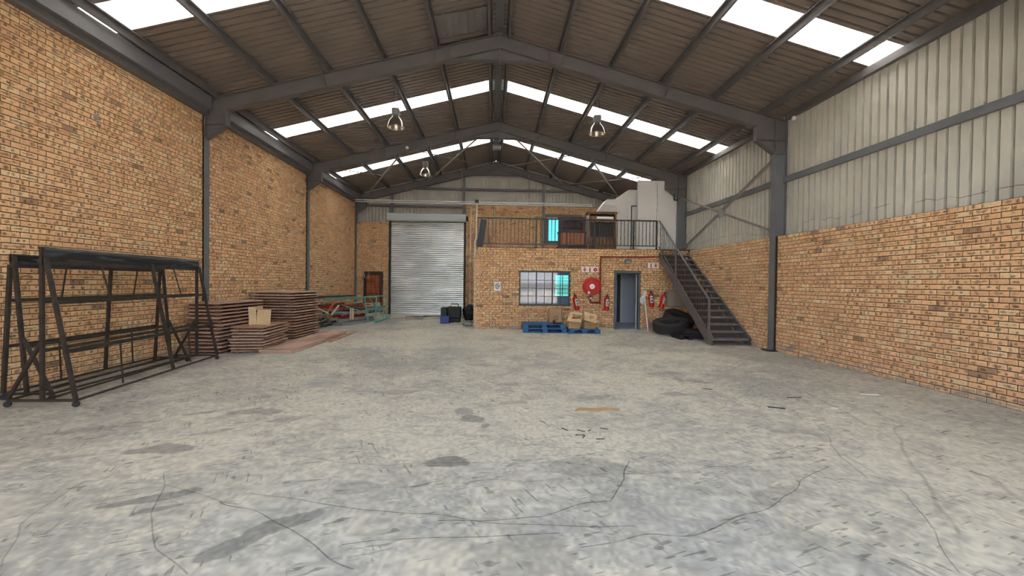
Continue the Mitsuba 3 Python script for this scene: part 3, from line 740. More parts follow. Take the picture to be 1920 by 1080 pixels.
# ------------------------------------------------------------------ white rooms on the mezzanine
solo('wall_upper', cat(box(5.52, 7.28, 15.56, 15.66, ZM, 5.62), box(5.52, 5.60, 15.52, 15.57, ZM, 5.62)), 'white_paint', 'white plastered partition wall at the head of the stairs', kind='structure')
solo('wall_upper', cat(box(5.30, 5.40, 16.0, 20.7, ZM, 5.36), box(5.40, 5.95, 16.0, 16.1, ZM + 1.83, 5.36)), 'white_paint', 'white partition wall behind the cabinets on the mezzanine', kind='structure')
solo('door_4', cat(box(5.40, 5.44, 15.97, 16.03, ZM, 4.74), box(5.40, 5.9, 15.97, 16.03, 4.70, 4.74)), 'frame_grey', 'narrow grey door frame between the white partitions', kind='structure')
t = thing('cable', 'thin black cable hanging down the white partition wall', 'cable')
part(t, 'wire', tube([(6.27, 15.55, 5.55), (6.27, 15.55, 4.15), (6.30, 15.55, 4.02), (6.36, 15.55, 3.98)], .004, 6), 'frame_grey')
t = thing('exit_sign', 'small dark sign with white running figure on the white partition by the column', 'sign')
part(t, 'bracket', box(6.90, 6.96, 15.43, 15.56, 4.95, 4.99), 'white_plastic')
part(t, 'board', xf(box(-.15, .15, -.008, .008, -.12, .12), (0, 0, 38), (6.93, 15.42, 4.97)), 'green_print')
q = lambda m: xf(m, (90, 0, 38), (6.93 + .006, 15.42 - .009, 4.97))
part(t, 'figure', cat(q(xf(lathe([(0, 0), (.022, 0), (.022, .004), (0, .004)], 12), loc=(.0, .075, 0))), q(beam((-.05, -.08, 0), (0, .02, 0), .02, .004)), q(beam((.05, -.08, 0), (0, .02, 0), .02, .004)), q(beam((0, .05, 0), (0, .0, 0), .035, .004)), q(beam((-.05, .0, 0), (.05, .05, 0), .016, .004)),
                      q(beam((.08, 0, 0), (.12, 0, 0), .012, .004)), q(beam((-.12, 0, 0), (-.08, 0, 0), .012, .004))), 'white_plastic')

solo('door_leaf', box(5.44, 5.95, 16.03, 16.06, ZM, 4.72), 'white_paint', 'white door leaf in the narrow frame between the white partitions', kind='structure')
# air duct box over the cabinets
t = thing('duct_box', 'whitish sheet metal duct box with sloped side above the tall wooden cabinet', 'duct')
part(t, 'body', extrude_y([(4.50, 4.74), (5.295, 4.74), (5.295, 5.30), (4.90, 5.30), (4.74, 5.10)], 17.6, 18.3), 'white_paint')
part(t, 'band', cbox(4.80, 5.295, 17.56, 17.6, 5.04, 5.13, .006), 'white_plastic')

# ------------------------------------------------------------------ mezzanine railing
t = thing('railing', 'dark steel railing with thin vertical bars along the mezzanine edge', 'railing')
RY = YM + .05
rz0, rz1 = 3.03, 3.94
part(t, 'top_rail', beam((-.58, RY, rz1), (5.92, RY, rz1), .045, .045), 'black_steel')
part(t, 'bottom_rail', beam((-.58, RY, rz0), (5.92, RY, rz0), .03, .03), 'black_steel')
for x in (-.57, 1.53, 3.62, 5.06, 5.91):
    part(t, 'post', box(x - .025, x + .025, RY - .025, RY + .025, ZM - .002, rz1), 'black_steel')
bal = mikit.ply(box(-.009, .009, -.009, .009, rz0, rz1), 'black_steel')
for i in range(49):
    x = -.57 + .1325 * (i + 1)
    if x < 5.85 and all(abs(x - q) > .04 for q in (1.53, 3.62, 5.06)):
        part(t, 'baluster', bal, None, to_world=T().translate([x, RY, 0]))

# things on the mezzanine
t = thing('display_cabinet', 'dark wooden dresser with arched lattice top and reddish cupboard doors on the mezzanine', 'cabinet')
hx0, hx1, hy = 2.46, 3.44, 15.2
part(t, 'base', cat(cbox(hx0 - .05, hx1 + .08, hy - .06, hy + .5, ZM, ZM + .13, .01), cbox(hx0, hx1, hy, hy + .45, ZM + .13, 3.56, .008), cbox(hx0 - .03, hx1 + .03, hy - .03, hy + .48, 3.54, 3.58, .008)), 'mahogany')
for x0, x1 in ((hx0 + .02, hx0 + .12), (hx0 + .12, hx0 + .27), (hx0 + .29, hx0 + .42), (hx0 + .42, hx0 + .58), (hx0 + .58, hx0 + .75), (hx0 + .75, hx0 + .93)):
    part(t, 'door_board', cbox(x0, x1 - .008, hy - .02, hy + .01, ZM + .15, 3.53, .006), 'cupboard_door')
arch = [(hx0 + .09 + .78 * k / 12, 3.90 + .12 * math.sin(math.pi * k / 12) ** .6) for k in range(13)]
part(t, 'upper_frame', extrude_y([(hx0, 3.58), (hx1, 3.58), (hx1, 4.10), (hx0, 4.10)], hy + .05, hy + .1, [[(hx0 + .09, 3.63), (hx0 + .87, 3.63)] + arch[::-1]]), 'mahogany')
part(t, 'back', cat(box(hx0, hx1, hy + .3, hy + .32, 3.58, 4.10), box(hx0, hx0 + .03, hy + .1, hy + .3, 3.58, 4.1), box(hx1 - .03, hx1, hy + .1, hy + .3, 3.58, 4.1), box(hx0 - .02, hx1 + .02, hy + .02, hy + .34, 4.09, 4.13)), 'mahogany')
for k in range(1, 6):
    part(t, 'lattice_bar', box(hx0 + .09 + .13 * k - .009, hx0 + .09 + .13 * k + .009, hy + .06, hy + .08, 3.63, 4.02), 'mahogany')
part(t, 'lattice_bar', box(hx0 + .09, hx0 + .87, hy + .055, hy + .075, 3.83, 3.85), 'mahogany')
part(t, 'shelf', box(hx0 + .03, hx1 - .03, hy + .1, hy + .3, 3.74, 3.76), 'mahogany')

t = thing('media_cabinet', 'tall oak media cabinet with an empty dark screen bay and carved lower doors', 'cabinet')
cx0, cx1, cy0, cy1 = 3.55, 4.60, 15.2, 15.75
part(t, 'carcass', cat(box(cx0, cx0 + .055, cy0, cy1, ZM, 4.3), box(cx1 - .055, cx1, cy0, cy1, ZM, 4.3), box(cx0, cx1, cy0, cy1, ZM + .02, ZM + .10), box(cx0, cx1, cy0, cy1, 3.94, 4.03), box(cx0, cx1, cy0, cy1, 3.36, 3.40), box(cx0, cx1, cy1 - .02, cy1, ZM, 4.3)), 'oak')
part(t, 'cornice', cat(cbox(cx0 - .04, cx1 + .04, cy0 - .04, cy1, 4.29, 4.33, .008), cbox(cx0 - .01, cx1 + .01, cy0 - .02, cy0 + .02, 4.24, 4.29, .006)), 'oak')
part(t, 'screen_panel', box(cx0 + .055, cx1 - .055, cy0 + .12, cy0 + .14, 3.40, 3.94), 'screen', label='dark screen panel')
part(t, 'upper_tray', cat(box(cx0 + .06, cx0 + .30, cy0 + .02, cy0 + .1, 4.04, 4.17)), 'oak')
part(t, 'paper_roll', cbox(cx0 + .30, cx1 - .10, cy0 + .02, cy0 + .2, 4.06, 4.16, .02), 'white_plastic', label='white box lying in the top tray')
for i in range(2):
    x0 = cx0 + .07 + i * .46
    d = part(t, 'door', cbox(x0, x0 + .44, cy0 - .012, cy0 + .012, ZM + .11, 3.355, .006), 'oak')
    part(d, 'carving', cat(*[cbox(x0 + .05 + k * .12, x0 + .13 + k * .12, cy0 - .028, cy0 - .01, ZM + .16, ZM + .30, .006) for k in range(3)]), 'oak')
part(t, 'side_panel', box(cx0 - .03, cx0 - .004, cy0, cy1 - .1, ZM, 4.2), 'white_paint', label='white side board')

solo('panel', xf(cbox(-.11, .11, -.015, .015, 0, 1.02, .006), (0, 9, 12), (-.50, 14.85, ZM)), 'sheet_blue', 'narrow blue grey panel standing behind the left end of the railing', 'panel')
for i, (x, a) in enumerate(((-.36, -16), (-.24, -14))):
    solo('leaning_plank', xf(cbox(-.06, .06, -.012, .012, 0, 1.1 - .05 * i, .004), (0, a, 4), (x + .16, 15.0 + .05 * i, ZM)), 'raw_timber', ['rough timber plank leaning beside the blue grey panel', 'second rough plank leaning right of the first, behind the railing'][i], 'plank')
solo('corner_pipe', cat(tube([(-.645, YM - .06, 2.52), (-.645, YM - .06, 3.1), (-.60, YM - .02, 3.2), (-.60, YM - .02, 4.45)], .036)), 'junk_cream', 'cream pipe running up the left corner of the office block', 'pipe', smooth=40)
solo('pipe_cap', cbox(-.66, -.54, YM - .06, YM + .04, 4.45, 4.56, .01), 'black', 'small black cap on top of the cream corner pipe', 'cap')
solo('thin_conduit', tube([(-1.14, 20.74, .05), (-1.14, 20.74, 5.45)], .018, 8), 'white_plastic', 'thin white conduit up the brick strip beside the roller shutter', 'pipe')
solo('thin_conduit', tube([(.05, 20.74, 4.0), (.05, 20.74, 5.5)], .022, 8), 'junk_cream', 'short cream conduit on the back wall above the railing', 'pipe')

# ------------------------------------------------------------------ staircase along the right wall
t = thing('staircase', 'dark steel staircase with plate treads climbing to the mezzanine along the right wall', 'staircase')
NR = 16
RI, GO = ZM / NR, .2475
SX0, SX1, SY = 5.98, 7.06, 10.93
for i in range(NR - 1):
    z, y = RI * (i + 1), SY + GO * i
    part(t, 'tread', cat(box(SX0 + .03, SX1 - .03, y, y + GO + .02, z - .008, z), box(SX0 + .03, SX1 - .03, y, y + .008, z - .05, z)), 'tread_plate')
    part(t, 'riser', box(SX0 + .03, SX1 - .20, y + GO + .01, y + GO + .016, z, z + RI - .05), 'riser_plate')
    part(t, 'tread_bracket', extrude_x([(y + GO - .02, z - .07), (y + GO - .02, z - .01), (y + .04, z - .01)], SX1 - .09, SX1 - .03), 'black_steel')
part(t, 'landing', box(SX0, SX1 + .2, YM - .10, YM + .22, ZM - .03, ZM + .005), 'black_steel')
sl = RI / GO
str_poly = [(SY - .05, .0), (SY + .22, .0), (YM, sl * (YM - SY) - .13), (YM, sl * (YM - SY) + .09), (SY - .05, .2)]
for x in (SX0, SX1):
    part(t, 'stringer', cat(extrude_x(str_poly, x - .006, x + .006), beam((x + (.02 if x == SX0 else -.02), SY - .05, .2), (x + (.02 if x == SX0 else -.02), YM, sl * (YM - SY) + .09), .05, .008)), 'steel')
hr0, hr1 = np.array([SX0, SY + .16, .12 + 1.12]), np.array([SX0, YM, rz1])
part(t, 'handrail', beam(hr0, hr1, .045, .045), 'steel_blue')
lo0, lo1 = hr0 - [0, 0, .93], hr1 - [0, 0, .93]
part(t, 'lower_rail', beam(lo0, lo1, .03, .03), 'steel')
part(t, 'post', beam((SX0, SY + .16, .0), hr0, .05, .05, (0, 1, 0)), 'steel')
mid = hr0 + (hr1 - hr0) * .60
part(t, 'post', beam(mid - [0, 0, 1.32], mid, .05, .05, (0, 1, 0)), 'steel')
for k in range(1, 28):
    q = hr0 + (hr1 - hr0) * k / 28
    part(t, 'baluster', beam(q - [0, 0, .93], q, .014, .014, (0, 1, 0)), 'black_steel')

# ------------------------------------------------------------------ fire equipment and signs on the office front
FYW = YM - .016


def disc(r, th, n=28):
    return xf(lathe([(0, 0), (r, 0), (r, th), (0, th)], n), (90, 0, 0))


def pict(kind, x, z, s):
    y = FYW - .012
    if kind == 'arrow':
        return cat(box(x - .018 * s, x + .018 * s, y - .003, y, z, z + .075 * s), extrude_y([(x - .06 * s, z + .01 * s), (x, z - .07 * s), (x + .06 * s, z + .01 * s), (x + .03 * s, z + .02 * s), (x, z - .02 * s), (x - .03 * s, z + .02 * s)], y - .003, y))
    if kind == 'bottle':
        return cat(box(x - .022 * s, x + .022 * s, y - .003, y, z - .075 * s, z + .045 * s), box(x - .01 * s, x + .02 * s, y - .003, y, z + .045 * s, z + .075 * s))
    return xf(disc(.062 * s, .003), loc=(x, y, z))


t = thing('fire_sign', 'white strip sign with red arrow, extinguisher and hose reel, above the hose reel', 'sign')
part(t, 'board', box(3.17, 3.77, FYW - .010, FYW, 2.045, 2.245), 'white_plastic')
for k, x in (('arrow', 3.28), ('bottle', 3.47), ('disc', 3.665)):
    part(t, {'arrow': 'arrow_symbol', 'bottle': 'extinguisher_symbol', 'disc': 'reel_symbol'}[k], pict(k, x, 2.145, 1.15), 'red_print')
part(t, 'reel_symbol', xf(disc(.014, .002), loc=(3.665, FYW - .0155, 2.145)), 'white_plastic')
t = thing('fire_sign', 'white sign with red extinguisher and arrow beside the stair stringer', 'sign')
part(t, 'board', box(5.585, 5.975, FYW - .010, FYW, 2.225, 2.42), 'white_plastic')
part(t, 'extinguisher_symbol', pict('bottle', 5.69, 2.322, 1.1), 'red_print'); part(t, 'arrow_symbol', pict('arrow', 5.87, 2.322, 1.1), 'red_print')
t = thing('no_smoking_sign', 'small white no smoking sign on the brick office front', 'sign')
part(t, 'board', box(.045, .275, FYW - .008, FYW, 1.355, 1.67), 'white_plastic')
ring = [(.085 * math.cos(k * math.pi / 14), .085 * math.sin(k * math.pi / 14)) for k in range(28)]
ringi = [(.066 * math.cos(k * math.pi / 14), .066 * math.sin(k * math.pi / 14)) for k in range(28)]
part(t, 'symbol', cat(extrude_y([(.16 + a, 1.525 + b) for a, b in ring], FYW - .011, FYW - .008, [[(.16 + a, 1.525 + b) for a, b in ringi]]), beam((.105, FYW - .010, 1.58), (.215, FYW - .010, 1.47), .003, .016), beam((.115, FYW - .0095, 1.515), (.205, FYW - .0095, 1.515), .002, .014),
                      tube([(.19, FYW - .01, 1.525), (.175, FYW - .01, 1.55), (.19, FYW - .01, 1.565)], .005, 5)), 'dark_print')
part(t, 'print', cat(box(.075, .245, FYW - .0095, FYW - .008, 1.415, 1.428), box(.08, .24, FYW - .0095, FYW - .008, 1.63, 1.635)), 'dark_print')

t = thing('hose_reel', 'round red fire hose reel with white hub on the office front', 'hose reel')
HX, HZ = 3.515, 1.545
part(t, 'rim', xf(lathe([(.22, 0), (.30, 0), (.315, .012), (.315, .03), (.30, .04), (.27, .05), (.27, .13), (.30, .14), (.315, .15), (.315, .165), (.30, .18), (.06, .18), (.06, 0), (.22, 0)], 40), (90, 0, 0), (HX, FYW - .01, HZ)), 'fire_red', smooth=40)
part(t, 'ridge', xf(lathe([(.24, 0), (.255, .014), (.27, 0)], 40), (90, 0, 0), (HX, FYW - .189, HZ)), 'fire_red', smooth=40)
part(t, 'hub', xf(disc(.092, .02), loc=(HX, FYW - .19, HZ)), 'white_plastic', label='white round hub label')
part(t, 'hub_mark', cat(box(HX - .03, HX + .03, FYW - .2125, FYW - .21, HZ + .0, HZ + .01), box(HX - .02, HX + .025, FYW - .2125, FYW - .21, HZ - .02, HZ - .012)), 'dark_print')
part(t, 'sticker', xf(disc(.05, .004, 14), loc=(HX - .12, FYW - .196, HZ - .22)), 'white_plastic')
part(t, 'valve', tube([(HX - .03, FYW - .08, 1.22), (HX - .03, FYW - .08, 1.12), (HX - .03, FYW - .08, .98)], .03, 10), 'pipe_red', smooth=40)
part(t, 'tap', xf(disc(.035, .05, 14), loc=(HX - .03, FYW - .09, 1.13)), 'white_paint')
t = thing('fire_pipe', 'thin dark red water pipe bent over the office door to the hose reel', 'pipe')
part(t, 'pipe', tube([(HX - .03, FYW - .06, .97), (3.84, FYW - .06, .97)], .026, 8), 'pipe_red', smooth=40)
part(t, 'pipe', tube([(3.84, FYW - .06, .90), (3.84, FYW - .06, 2.60)], .026, 8), 'pipe_red', smooth=40)
part(t, 'pipe', tube([(3.82, FYW - .06, 2.60), (6.05, FYW - .06, 2.635)], .026, 8), 'pipe_red', smooth=40)

ext_words = ['red fire extinguisher leaning left of the hose reel', 'red fire extinguisher hung between the hose reel and the open door', 'red fire extinguisher hung beside the white pole', 'tilted red fire extinguisher nearest the stairs']
for k, (x, z, tilt, turn) in enumerate(((3.01, .70, -12, 20), (4.06, .69, 0, 8), (5.70, .83, -6, 0), (6.04, .80, 13, 35))):
    t = thing('fire_extinguisher', ext_words[k], 'fire extinguisher')
    M = lambda m: xf(xf(m, (0, 0, turn)), (0, tilt, 0), (x, FYW - .13, z))
    part(t, 'cylinder', M(lathe([(0, 0), (.07, 0), (.088, .02), (.088, .42), (.07, .47), (.03, .5), (0, .5)], 24)), 'fire_red', smooth=45)
    part(t, 'label', M(cat(*[(lambda g0, g1: (np.array([[.0895 * math.cos(g), .0895 * math.sin(g), zz] for zz in (.16, .40) for g in (g0, g1)]), np.array([[0, 1, 3], [0, 3, 2]])))(math.radians(-130 + 10 * i), math.radians(-120 + 10 * i)) for i in range(9)])), 'white_plastic')
    part(t, 'print', M(cat(*[(lambda zz: (np.array([[.0902 * math.cos(math.radians(-122 + 12 * i)), .0902 * math.sin(math.radians(-122 + 12 * i)), z2] for z2 in (zz, zz + .025) for i in range(7)]),
                                          np.array([[i, i + 1, i + 8] for i in range(6)] + [[i, i + 8, i + 7] for i in range(6)])))(zz) for zz in (.19, .235, .30, .34)])), 'dark_print')
    part(t, 'valve', M(cat(lathe([(0, .5), (.022, .5), (.022, .54), (0, .54)], 12), box(-.015, .015, -.10, .03, .54, .556), box(-.012, .012, -.09, .03, .575, .588))), 'black')
    part(t, 'hose', M(tube([(.02, 0, .52), (.09, .03, .50), (.105, .03, .40), (.10, .03, .12)], .011, 6)), 'black')
t = thing('bulkhead_light', 'dark oval bulkhead light above the open office door', 'light')
part(t, 'body', cbox(4.71, 4.95, FYW - .10, FYW, 2.40, 2.52, .03), 'frame_grey'); part(t, 'lens', cbox(4.735, 4.925, FYW - .13, FYW - .09, 2.39, 2.47, .025), 'lamp_grey')
t = thing('wrapped_pole', 'white pole wrapped in torn plastic leaning beside the open door', 'pole')
part(t, 'pole', tube([(5.54, FYW - .22, .0), (5.43, FYW - .06, 1.30)], .022, 10), 'white_plastic', smooth=40)
part(t, 'box', cbox(5.41, 5.53, FYW - .08, FYW - .01, 1.22, 1.40, .01), 'white_plastic')
sph = trimesh.creation.icosphere(2, 1.0)
sv2 = np.array(sph.vertices); sv2 = sv2 * (1 + .45 * (meshkit.fbm(sv2 * 2.6, 3, 4) - .5))[:, None]
part(t, 'plastic_wrap', (sv2 * [.11, .07, .16] + [5.38, FYW - .10, 1.08], np.array(sph.faces)), 'white_paint')
solo('wall_panel', cbox(6.28, 7.0, FYW - .08, FYW, .86, 1.44, .01), 'beige_metal', 'beige metal panel box on the brick wall under the stairs', 'panel box')

# ------------------------------------------------------------------ tyres and pieces under the stairs
def tyre(R=.53, r=.30, w=.29, n=48):
    prof = [(r, -.5 * w * .7), (r - .01, 0), (r, .5 * w * .7), (r + .03, .5 * w * .9), (R - .08, .5 * w), (R - .025, .5 * w * .94), (R, .5 * w * .75)]
    for k in range(5):
        z = .5 * w * (.6 - .3 * k)
        prof += [(R, z + .012), (R - .014, z + .008), (R - .014, z - .008), (R, z - .012)]
    prof += [(R, -.5 * w * .75), (R - .025, -.5 * w * .94), (R - .08, -.5 * w), (r + .03, -.5 * w * .9), (r, -.5 * w * .7)]
    return lathe(prof, n)


t = thing('tyre', 'large worn truck tyre lying flat and tilted before the stairs', 'tyre')
part(t, 'casing', xf(tyre(.57, .31, .34), (8, -9, 0), (5.93, 13.42, .29)), 'rubber_dusty', smooth=35)
t = thing('tyre', 'dark truck tyre leaning on the brick wall behind the flat tyre', 'tyre')
part(t, 'casing', xf(tyre(.52, .30, .26), (24, 10, 0), (6.52, 14.08, .46)), 'rubber', smooth=35)
t = thing('tyre', 'dark truck tyre lying deep under the stairs', 'tyre')
part(t, 'casing', xf(tyre(.46, .27, .24), (0, 0, 0), (6.50, 12.55, .125)), 'rubber', smooth=35)
t = thing('plastic_pallet', 'low black plastic pallet edge poking out under the stair stringer', 'pallet')
part(t, 'deck', cat(*[box(5.62 + .14 * k, 5.73 + .14 * k, 12.0, 12.7, .10, .125) for k in range(3)]), 'black')
part(t, 'foot', cbox(5.62, 5.74, 12.0, 12.7, 0, .10, .01), 'black'); part(t, 'foot', cbox(5.88, 6.0, 12.0, 12.7, 0, .10, .01), 'black')

# ------------------------------------------------------------------ blue pallets with cartons
def pallet(label, at, rot, z, w=1.1, d=.85):
    t = thing('pallet', label, 'pallet')
    M = lambda m: xf(m, (0, 0, rot), (at[0], at[1], z))
    for k in range(7):
        y = -d / 2 + .06 + k * (d - .12) / 6
        part(t, 'deck_board', M(cbox(-w / 2, w / 2, y - .05, y + .05, .122, .142, .003)), 'pallet_blue')
    for yy in (-d / 2 + .06, 0, d / 2 - .06):
        for xx in (-w / 2 + .09, 0, w / 2 - .09):
            part(t, 'block', M(cbox(xx - .085, xx + .085, yy - .05, yy + .05, .02, .122, .004)), 'pallet_blue')
        part(t, 'bottom_board', M(cbox(-w / 2, w / 2, yy - .05, yy + .05, 0, .02, .003)), 'pallet_blue')
    return t


pallet('blue wooden pallet, lower one of the pair below the office window', (1.76, 13.92), -3, 0, 1.45, .95)
pallet('blue wooden pallet, upper one of the pair, carrying an upright carton', (1.73, 13.93), -2, .143, 1.42, .95)
pallet('single blue wooden pallet under the two crumpled cartons', (3.04, 13.72), -2, 0, 1.05, .80)
t = thing('carton', 'upright brown carton standing on the stacked blue pallets against the window sill', 'carton')
part(t, 'body', xf(cbox(-.20, .20, -.14, .14, 0, .47, .006), (0, 0, -2), (2.18, 14.25, .287)), 'card')
part(t, 'flap', xf(cbox(-.20, .20, -.003, .003, 0, .06, .001), (12, 0, -2), (2.18, 14.11, .755)), 'card')
part(t, 'print', cat(xf(extrude_y([(a * .9, b * .9) for a, b in ring], -.002, 0, [[(a * .95, b * .95) for a, b in ringi]]), (0, 0, -2), (2.18, 14.1085, .45)), xf(box(-.05, .05, -.0015, 0, -.135, -.12), (0, 0, -2), (2.18, 14.1085, .46))), 'dark_print')


def sheet(q, th=.006, n=6, amp=.012, seed=0):
    """a slightly crumpled rectangle of card with corners q"""
    q = np.array(q, float); g = np.linspace(0, 1, n + 1)
    u, v = np.meshgrid(g, g, indexing='ij')
    p = (q[0] * ((1 - u) * (1 - v))[..., None] + q[1] * (u * (1 - v))[..., None] + q[2] * (u * v)[..., None] + q[3] * ((1 - u) * v)[..., None]).reshape(-1, 3)
    nn = np.cross(q[1] - q[0], q[3] - q[0]); nn /= np.linalg.norm(nn)
    p = p + nn * ((meshkit.fbm(p * 6 + seed, 3, seed) - .5) * 2 * amp)[:, None]
    m = (n + 1) ** 2; V = np.vstack([p, p - nn * th]); F = []
    for i in range(n):
        for k in range(n):
            a = i * (n + 1) + k; b = a + n + 1
            F += [[a, b, b + 1], [a, b + 1, a + 1], [m + a, m + b + 1, m + b], [m + a, m + a + 1, m + b + 1]]
    for k in range(n):
        for a, b in ((k, k + 1), (n * (n + 1) + k, n * (n + 1) + k + 1), (k * (n + 1), (k + 1) * (n + 1)), (k * (n + 1) + n, (k + 1) * (n + 1) + n)):
            F += [[a, b, m + b], [a, m + b, m + a]]
    return V, np.array(F)


t = thing('carton', 'crumpled open carton with a dark cut-out flap, left on the single blue pallet', 'carton')
part(t, 'body', cat(sheet([(2.52, 13.50, .148), (2.90, 13.46, .148), (2.88, 13.44, .40), (2.54, 13.47, .43)], seed=1), sheet([(2.90, 13.46, .148), (2.93, 13.80, .148), (2.91, 13.80, .42), (2.88, 13.44, .40)], seed=2),
                    sheet([(2.52, 13.50, .148), (2.52, 13.82, .148), (2.54, 13.82, .44), (2.54, 13.47, .43)], seed=3), sheet([(2.52, 13.82, .148), (2.93, 13.80, .148), (2.91, 13.80, .42), (2.54, 13.82, .44)], seed=4)), 'card')
part(t, 'flap', cat(sheet([(2.44, 13.36, .42), (2.56, 13.34, .40), (2.72, 13.62, .69), (2.60, 13.64, .70)], seed=5, n=4), sheet([(2.56, 13.34, .40), (2.90, 13.33, .37), (2.94, 13.40, .46), (2.62, 13.44, .49)], seed=6, n=4), sheet([(2.70, 13.56, .62), (2.98, 13.56, .58), (3.0, 13.62, .66), (2.72, 13.62, .69)], seed=7, n=4)), 'card_light')
part(t, 'flap', sheet([(2.93, 13.60, .42), (3.0, 13.62, .55), (2.99, 13.84, .52), (2.92, 13.82, .42)], seed=8, n=4), 'card')
t = thing('carton', 'collapsed carton with a broad tilted flap, right on the single blue pallet', 'carton')
part(t, 'body', cat(sheet([(3.06, 13.48, .148), (3.44, 13.50, .148), (3.42, 13.47, .35), (3.05, 13.44, .38)], seed=11), sheet([(3.44, 13.50, .148), (3.46, 13.86, .148), (3.45, 13.86, .36), (3.42, 13.47, .35)], seed=12),
                    sheet([(3.06, 13.48, .148), (3.05, 13.86, .148), (3.04, 13.86, .40), (3.05, 13.44, .38)], seed=13), sheet([(3.05, 13.86, .148), (3.46, 13.86, .148), (3.45, 13.86, .36), (3.04, 13.86, .40)], seed=14)), 'card')
part(t, 'flap', sheet([(3.00, 13.30, .46), (3.40, 13.30, .34), (3.50, 13.62, .60), (3.08, 13.66, .70)], amp=.02, seed=15), 'card_light', label='broad pale flap')
part(t, 'flap', sheet([(3.40, 13.42, .36), (3.56, 13.44, .39), (3.55, 13.70, .41), (3.42, 13.70, .37)], seed=16, n=4), 'card_light')
part(t, 'print', sheet([(3.20, 13.405, .482), (3.34, 13.41, .44), (3.38, 13.52, .548), (3.23, 13.52, .60)], th=.002, n=4, amp=.03, seed=9), 'card')
solo('red_scrap', xf(cbox(-.07, .07, -.03, .03, 0, .07, .01), (0, 10, 20), (2.70, 13.60, .44)), 'fire_red', 'small red scrap between the two crumpled cartons', 'scrap')
solo('black_clamp', cat(xf(cbox(-.13, .13, -.05, .05, 0, .05, .01), (0, 0, 10), (2.15, 13.62, .288)), xf(cbox(-.03, .03, -.04, .04, .04, .12, .01), (0, 0, 10), (2.05, 13.62, .288))), 'black', 'small black clamp on the front edge of the upper blue pallet', 'clamp')
solo('timber_batten', cbox(3.62, 4.36, 14.42, 14.50, 0, .045, .005), 'junk_cream', 'cream batten on the floor left of the open office door', 'batten')

# ------------------------------------------------------------------ two black A-shaped glass racks
def rack(label, near, far, side, h, feet_x, post_x, back_x, sheet_h=.165, top_off=0.0):
    """a half A-frame rack from near to far end (y), leg foot, post and back foot at the given x of the near end; far end shifted by dx"""
    t = thing('glass_rack', label, 'rack')
    y0, y1, dx = near, far[0], far[1]
    sh = lambda x, k: x + dx * k
    P = lambda x, k, z: (sh(x, k), y0 + (y1 - y0) * k, z)
    tw = .038
    topx = post_x + top_off
    for k in (0.0, .58, 1.0):
        a, b = P(feet_x, k, .09), P(topx + .045 * side, k, h - .14)
        part(t, 'leg', beam(a, b, tw, tw, (0, 1, 0)), 'black_steel')
    for k in (0.0, 1.0):
        part(t, 'post', beam(P(post_x, k, .09), P(topx, k, h), tw, tw, (0, 1, 0)), 'black_steel')
        part(t, 'base_bar', beam(P(back_x, k, .085), P(feet_x, k, .085), .03, .03), 'black_steel')
        part(t, 'brace', beam(P(back_x, k, .09), P(post_x + (topx - post_x) * .35 - .015 * side, k, .82), .034, .034, (0, 1, 0)), 'black_steel')
        for x in (feet_x, back_x):
            c = part(t, 'caster', cat(xf(lathe([(0, -.015), (.036, -.015), (.04, 0), (.036, .015), (0, .015)], 16), (90, 0, 20), P(x, k, .04)), box(P(x, k, 0)[0] - .02, P(x, k, 0)[0] + .02, P(x, k, 0)[1] - .02, P(x, k, 0)[1] + .02, .045, .066)), 'rubber', smooth=40)
    lx = lambda z: feet_x + (topx + .045 * side - feet_x) * (z - .09) / (h - .23)
    for z, w in ((1.335, .042), (.715, .04)):
        part(t, 'rail', cat(beam(P(lx(z) + .02 * side, .0, z), P(lx(z) + .02 * side, 1.0, z), .035, w), beam(P(lx(z) + .05 * side, .0, z - w / 2), P(lx(z) + .05 * side, 1.0, z - w / 2), .045, .010)), 'black_steel')
        part(t, 'rail', beam(P(topx - .02 * side + (post_x - topx) * (1 - z / h), -.0, z), P(topx - .02 * side + (post_x - topx) * (1 - z / h), 1.0, z), .03, .038), 'black_steel')
    for x in (feet_x, post_x, back_x):
        part(t, 'base_rail', beam(P(x, 0, .085), P(x, 1, .085), .026, .026), 'black_steel')
    for k in (.27, .77):
        part(t, 'stay', beam(P(topx, k, h - .15), P(lx(1.33), k, 1.33), .015, .015, (0, 1, 0)), 'black_steel')
        part(t, 'stay', beam(P(lx(.7), k, .7), P(post_x + (feet_x - post_x) * .8, k, .09), .015, .015, (0, 1, 0)), 'black_steel')
    # dented top sheet, bent over the head of the posts
    n = 40
    v, f = [], []
    for i in range(n + 1):
        k = -.008 + 1.016 * i / n
        for j, (dxx, zz) in enumerate(((-.028, h - .02), (-.028, h), (.03, h + .004), (.034, h - sheet_h * .5), (.036, h - sheet_h), (.006, h - sheet_h - .004))):
            w = .012 * (meshkit.fbm(np.array([k * 9, j * .8, 3.0 + side]), 3, 5) - .5) * (1 if j in (2, 3, 4) else .4)
            p = P(topx + side * (dxx + w), k, zz + .4 * w)
            v.append(p)
    for i in range(n):
        for j in range(5):
            a = i * 6 + j; f += [[a, a + 6, a + 7], [a, a + 7, a + 1]]
    part(t, 'top_sheet', (np.array(v), np.array(f)), 'black_sheet', smooth=True, label='dented shiny black sheet along the top')
    part(t, 'top_rail', beam(P(topx, -.01, h - sheet_h - .02), P(topx, 1.01, h - sheet_h - .02), .05, .05), 'black_steel')
    return t


rack('black steel glass rack with a dented top sheet, the nearer one facing the hall', 5.46, (8.70, -.365), 1, 2.03, -5.285, -5.69, -6.11)
rack('black steel glass rack behind the nearer one, its legs turned to the brick wall', 5.78, (8.45, -.16), -1, 1.95, -6.52, -6.22, -5.90, .13, -.16)

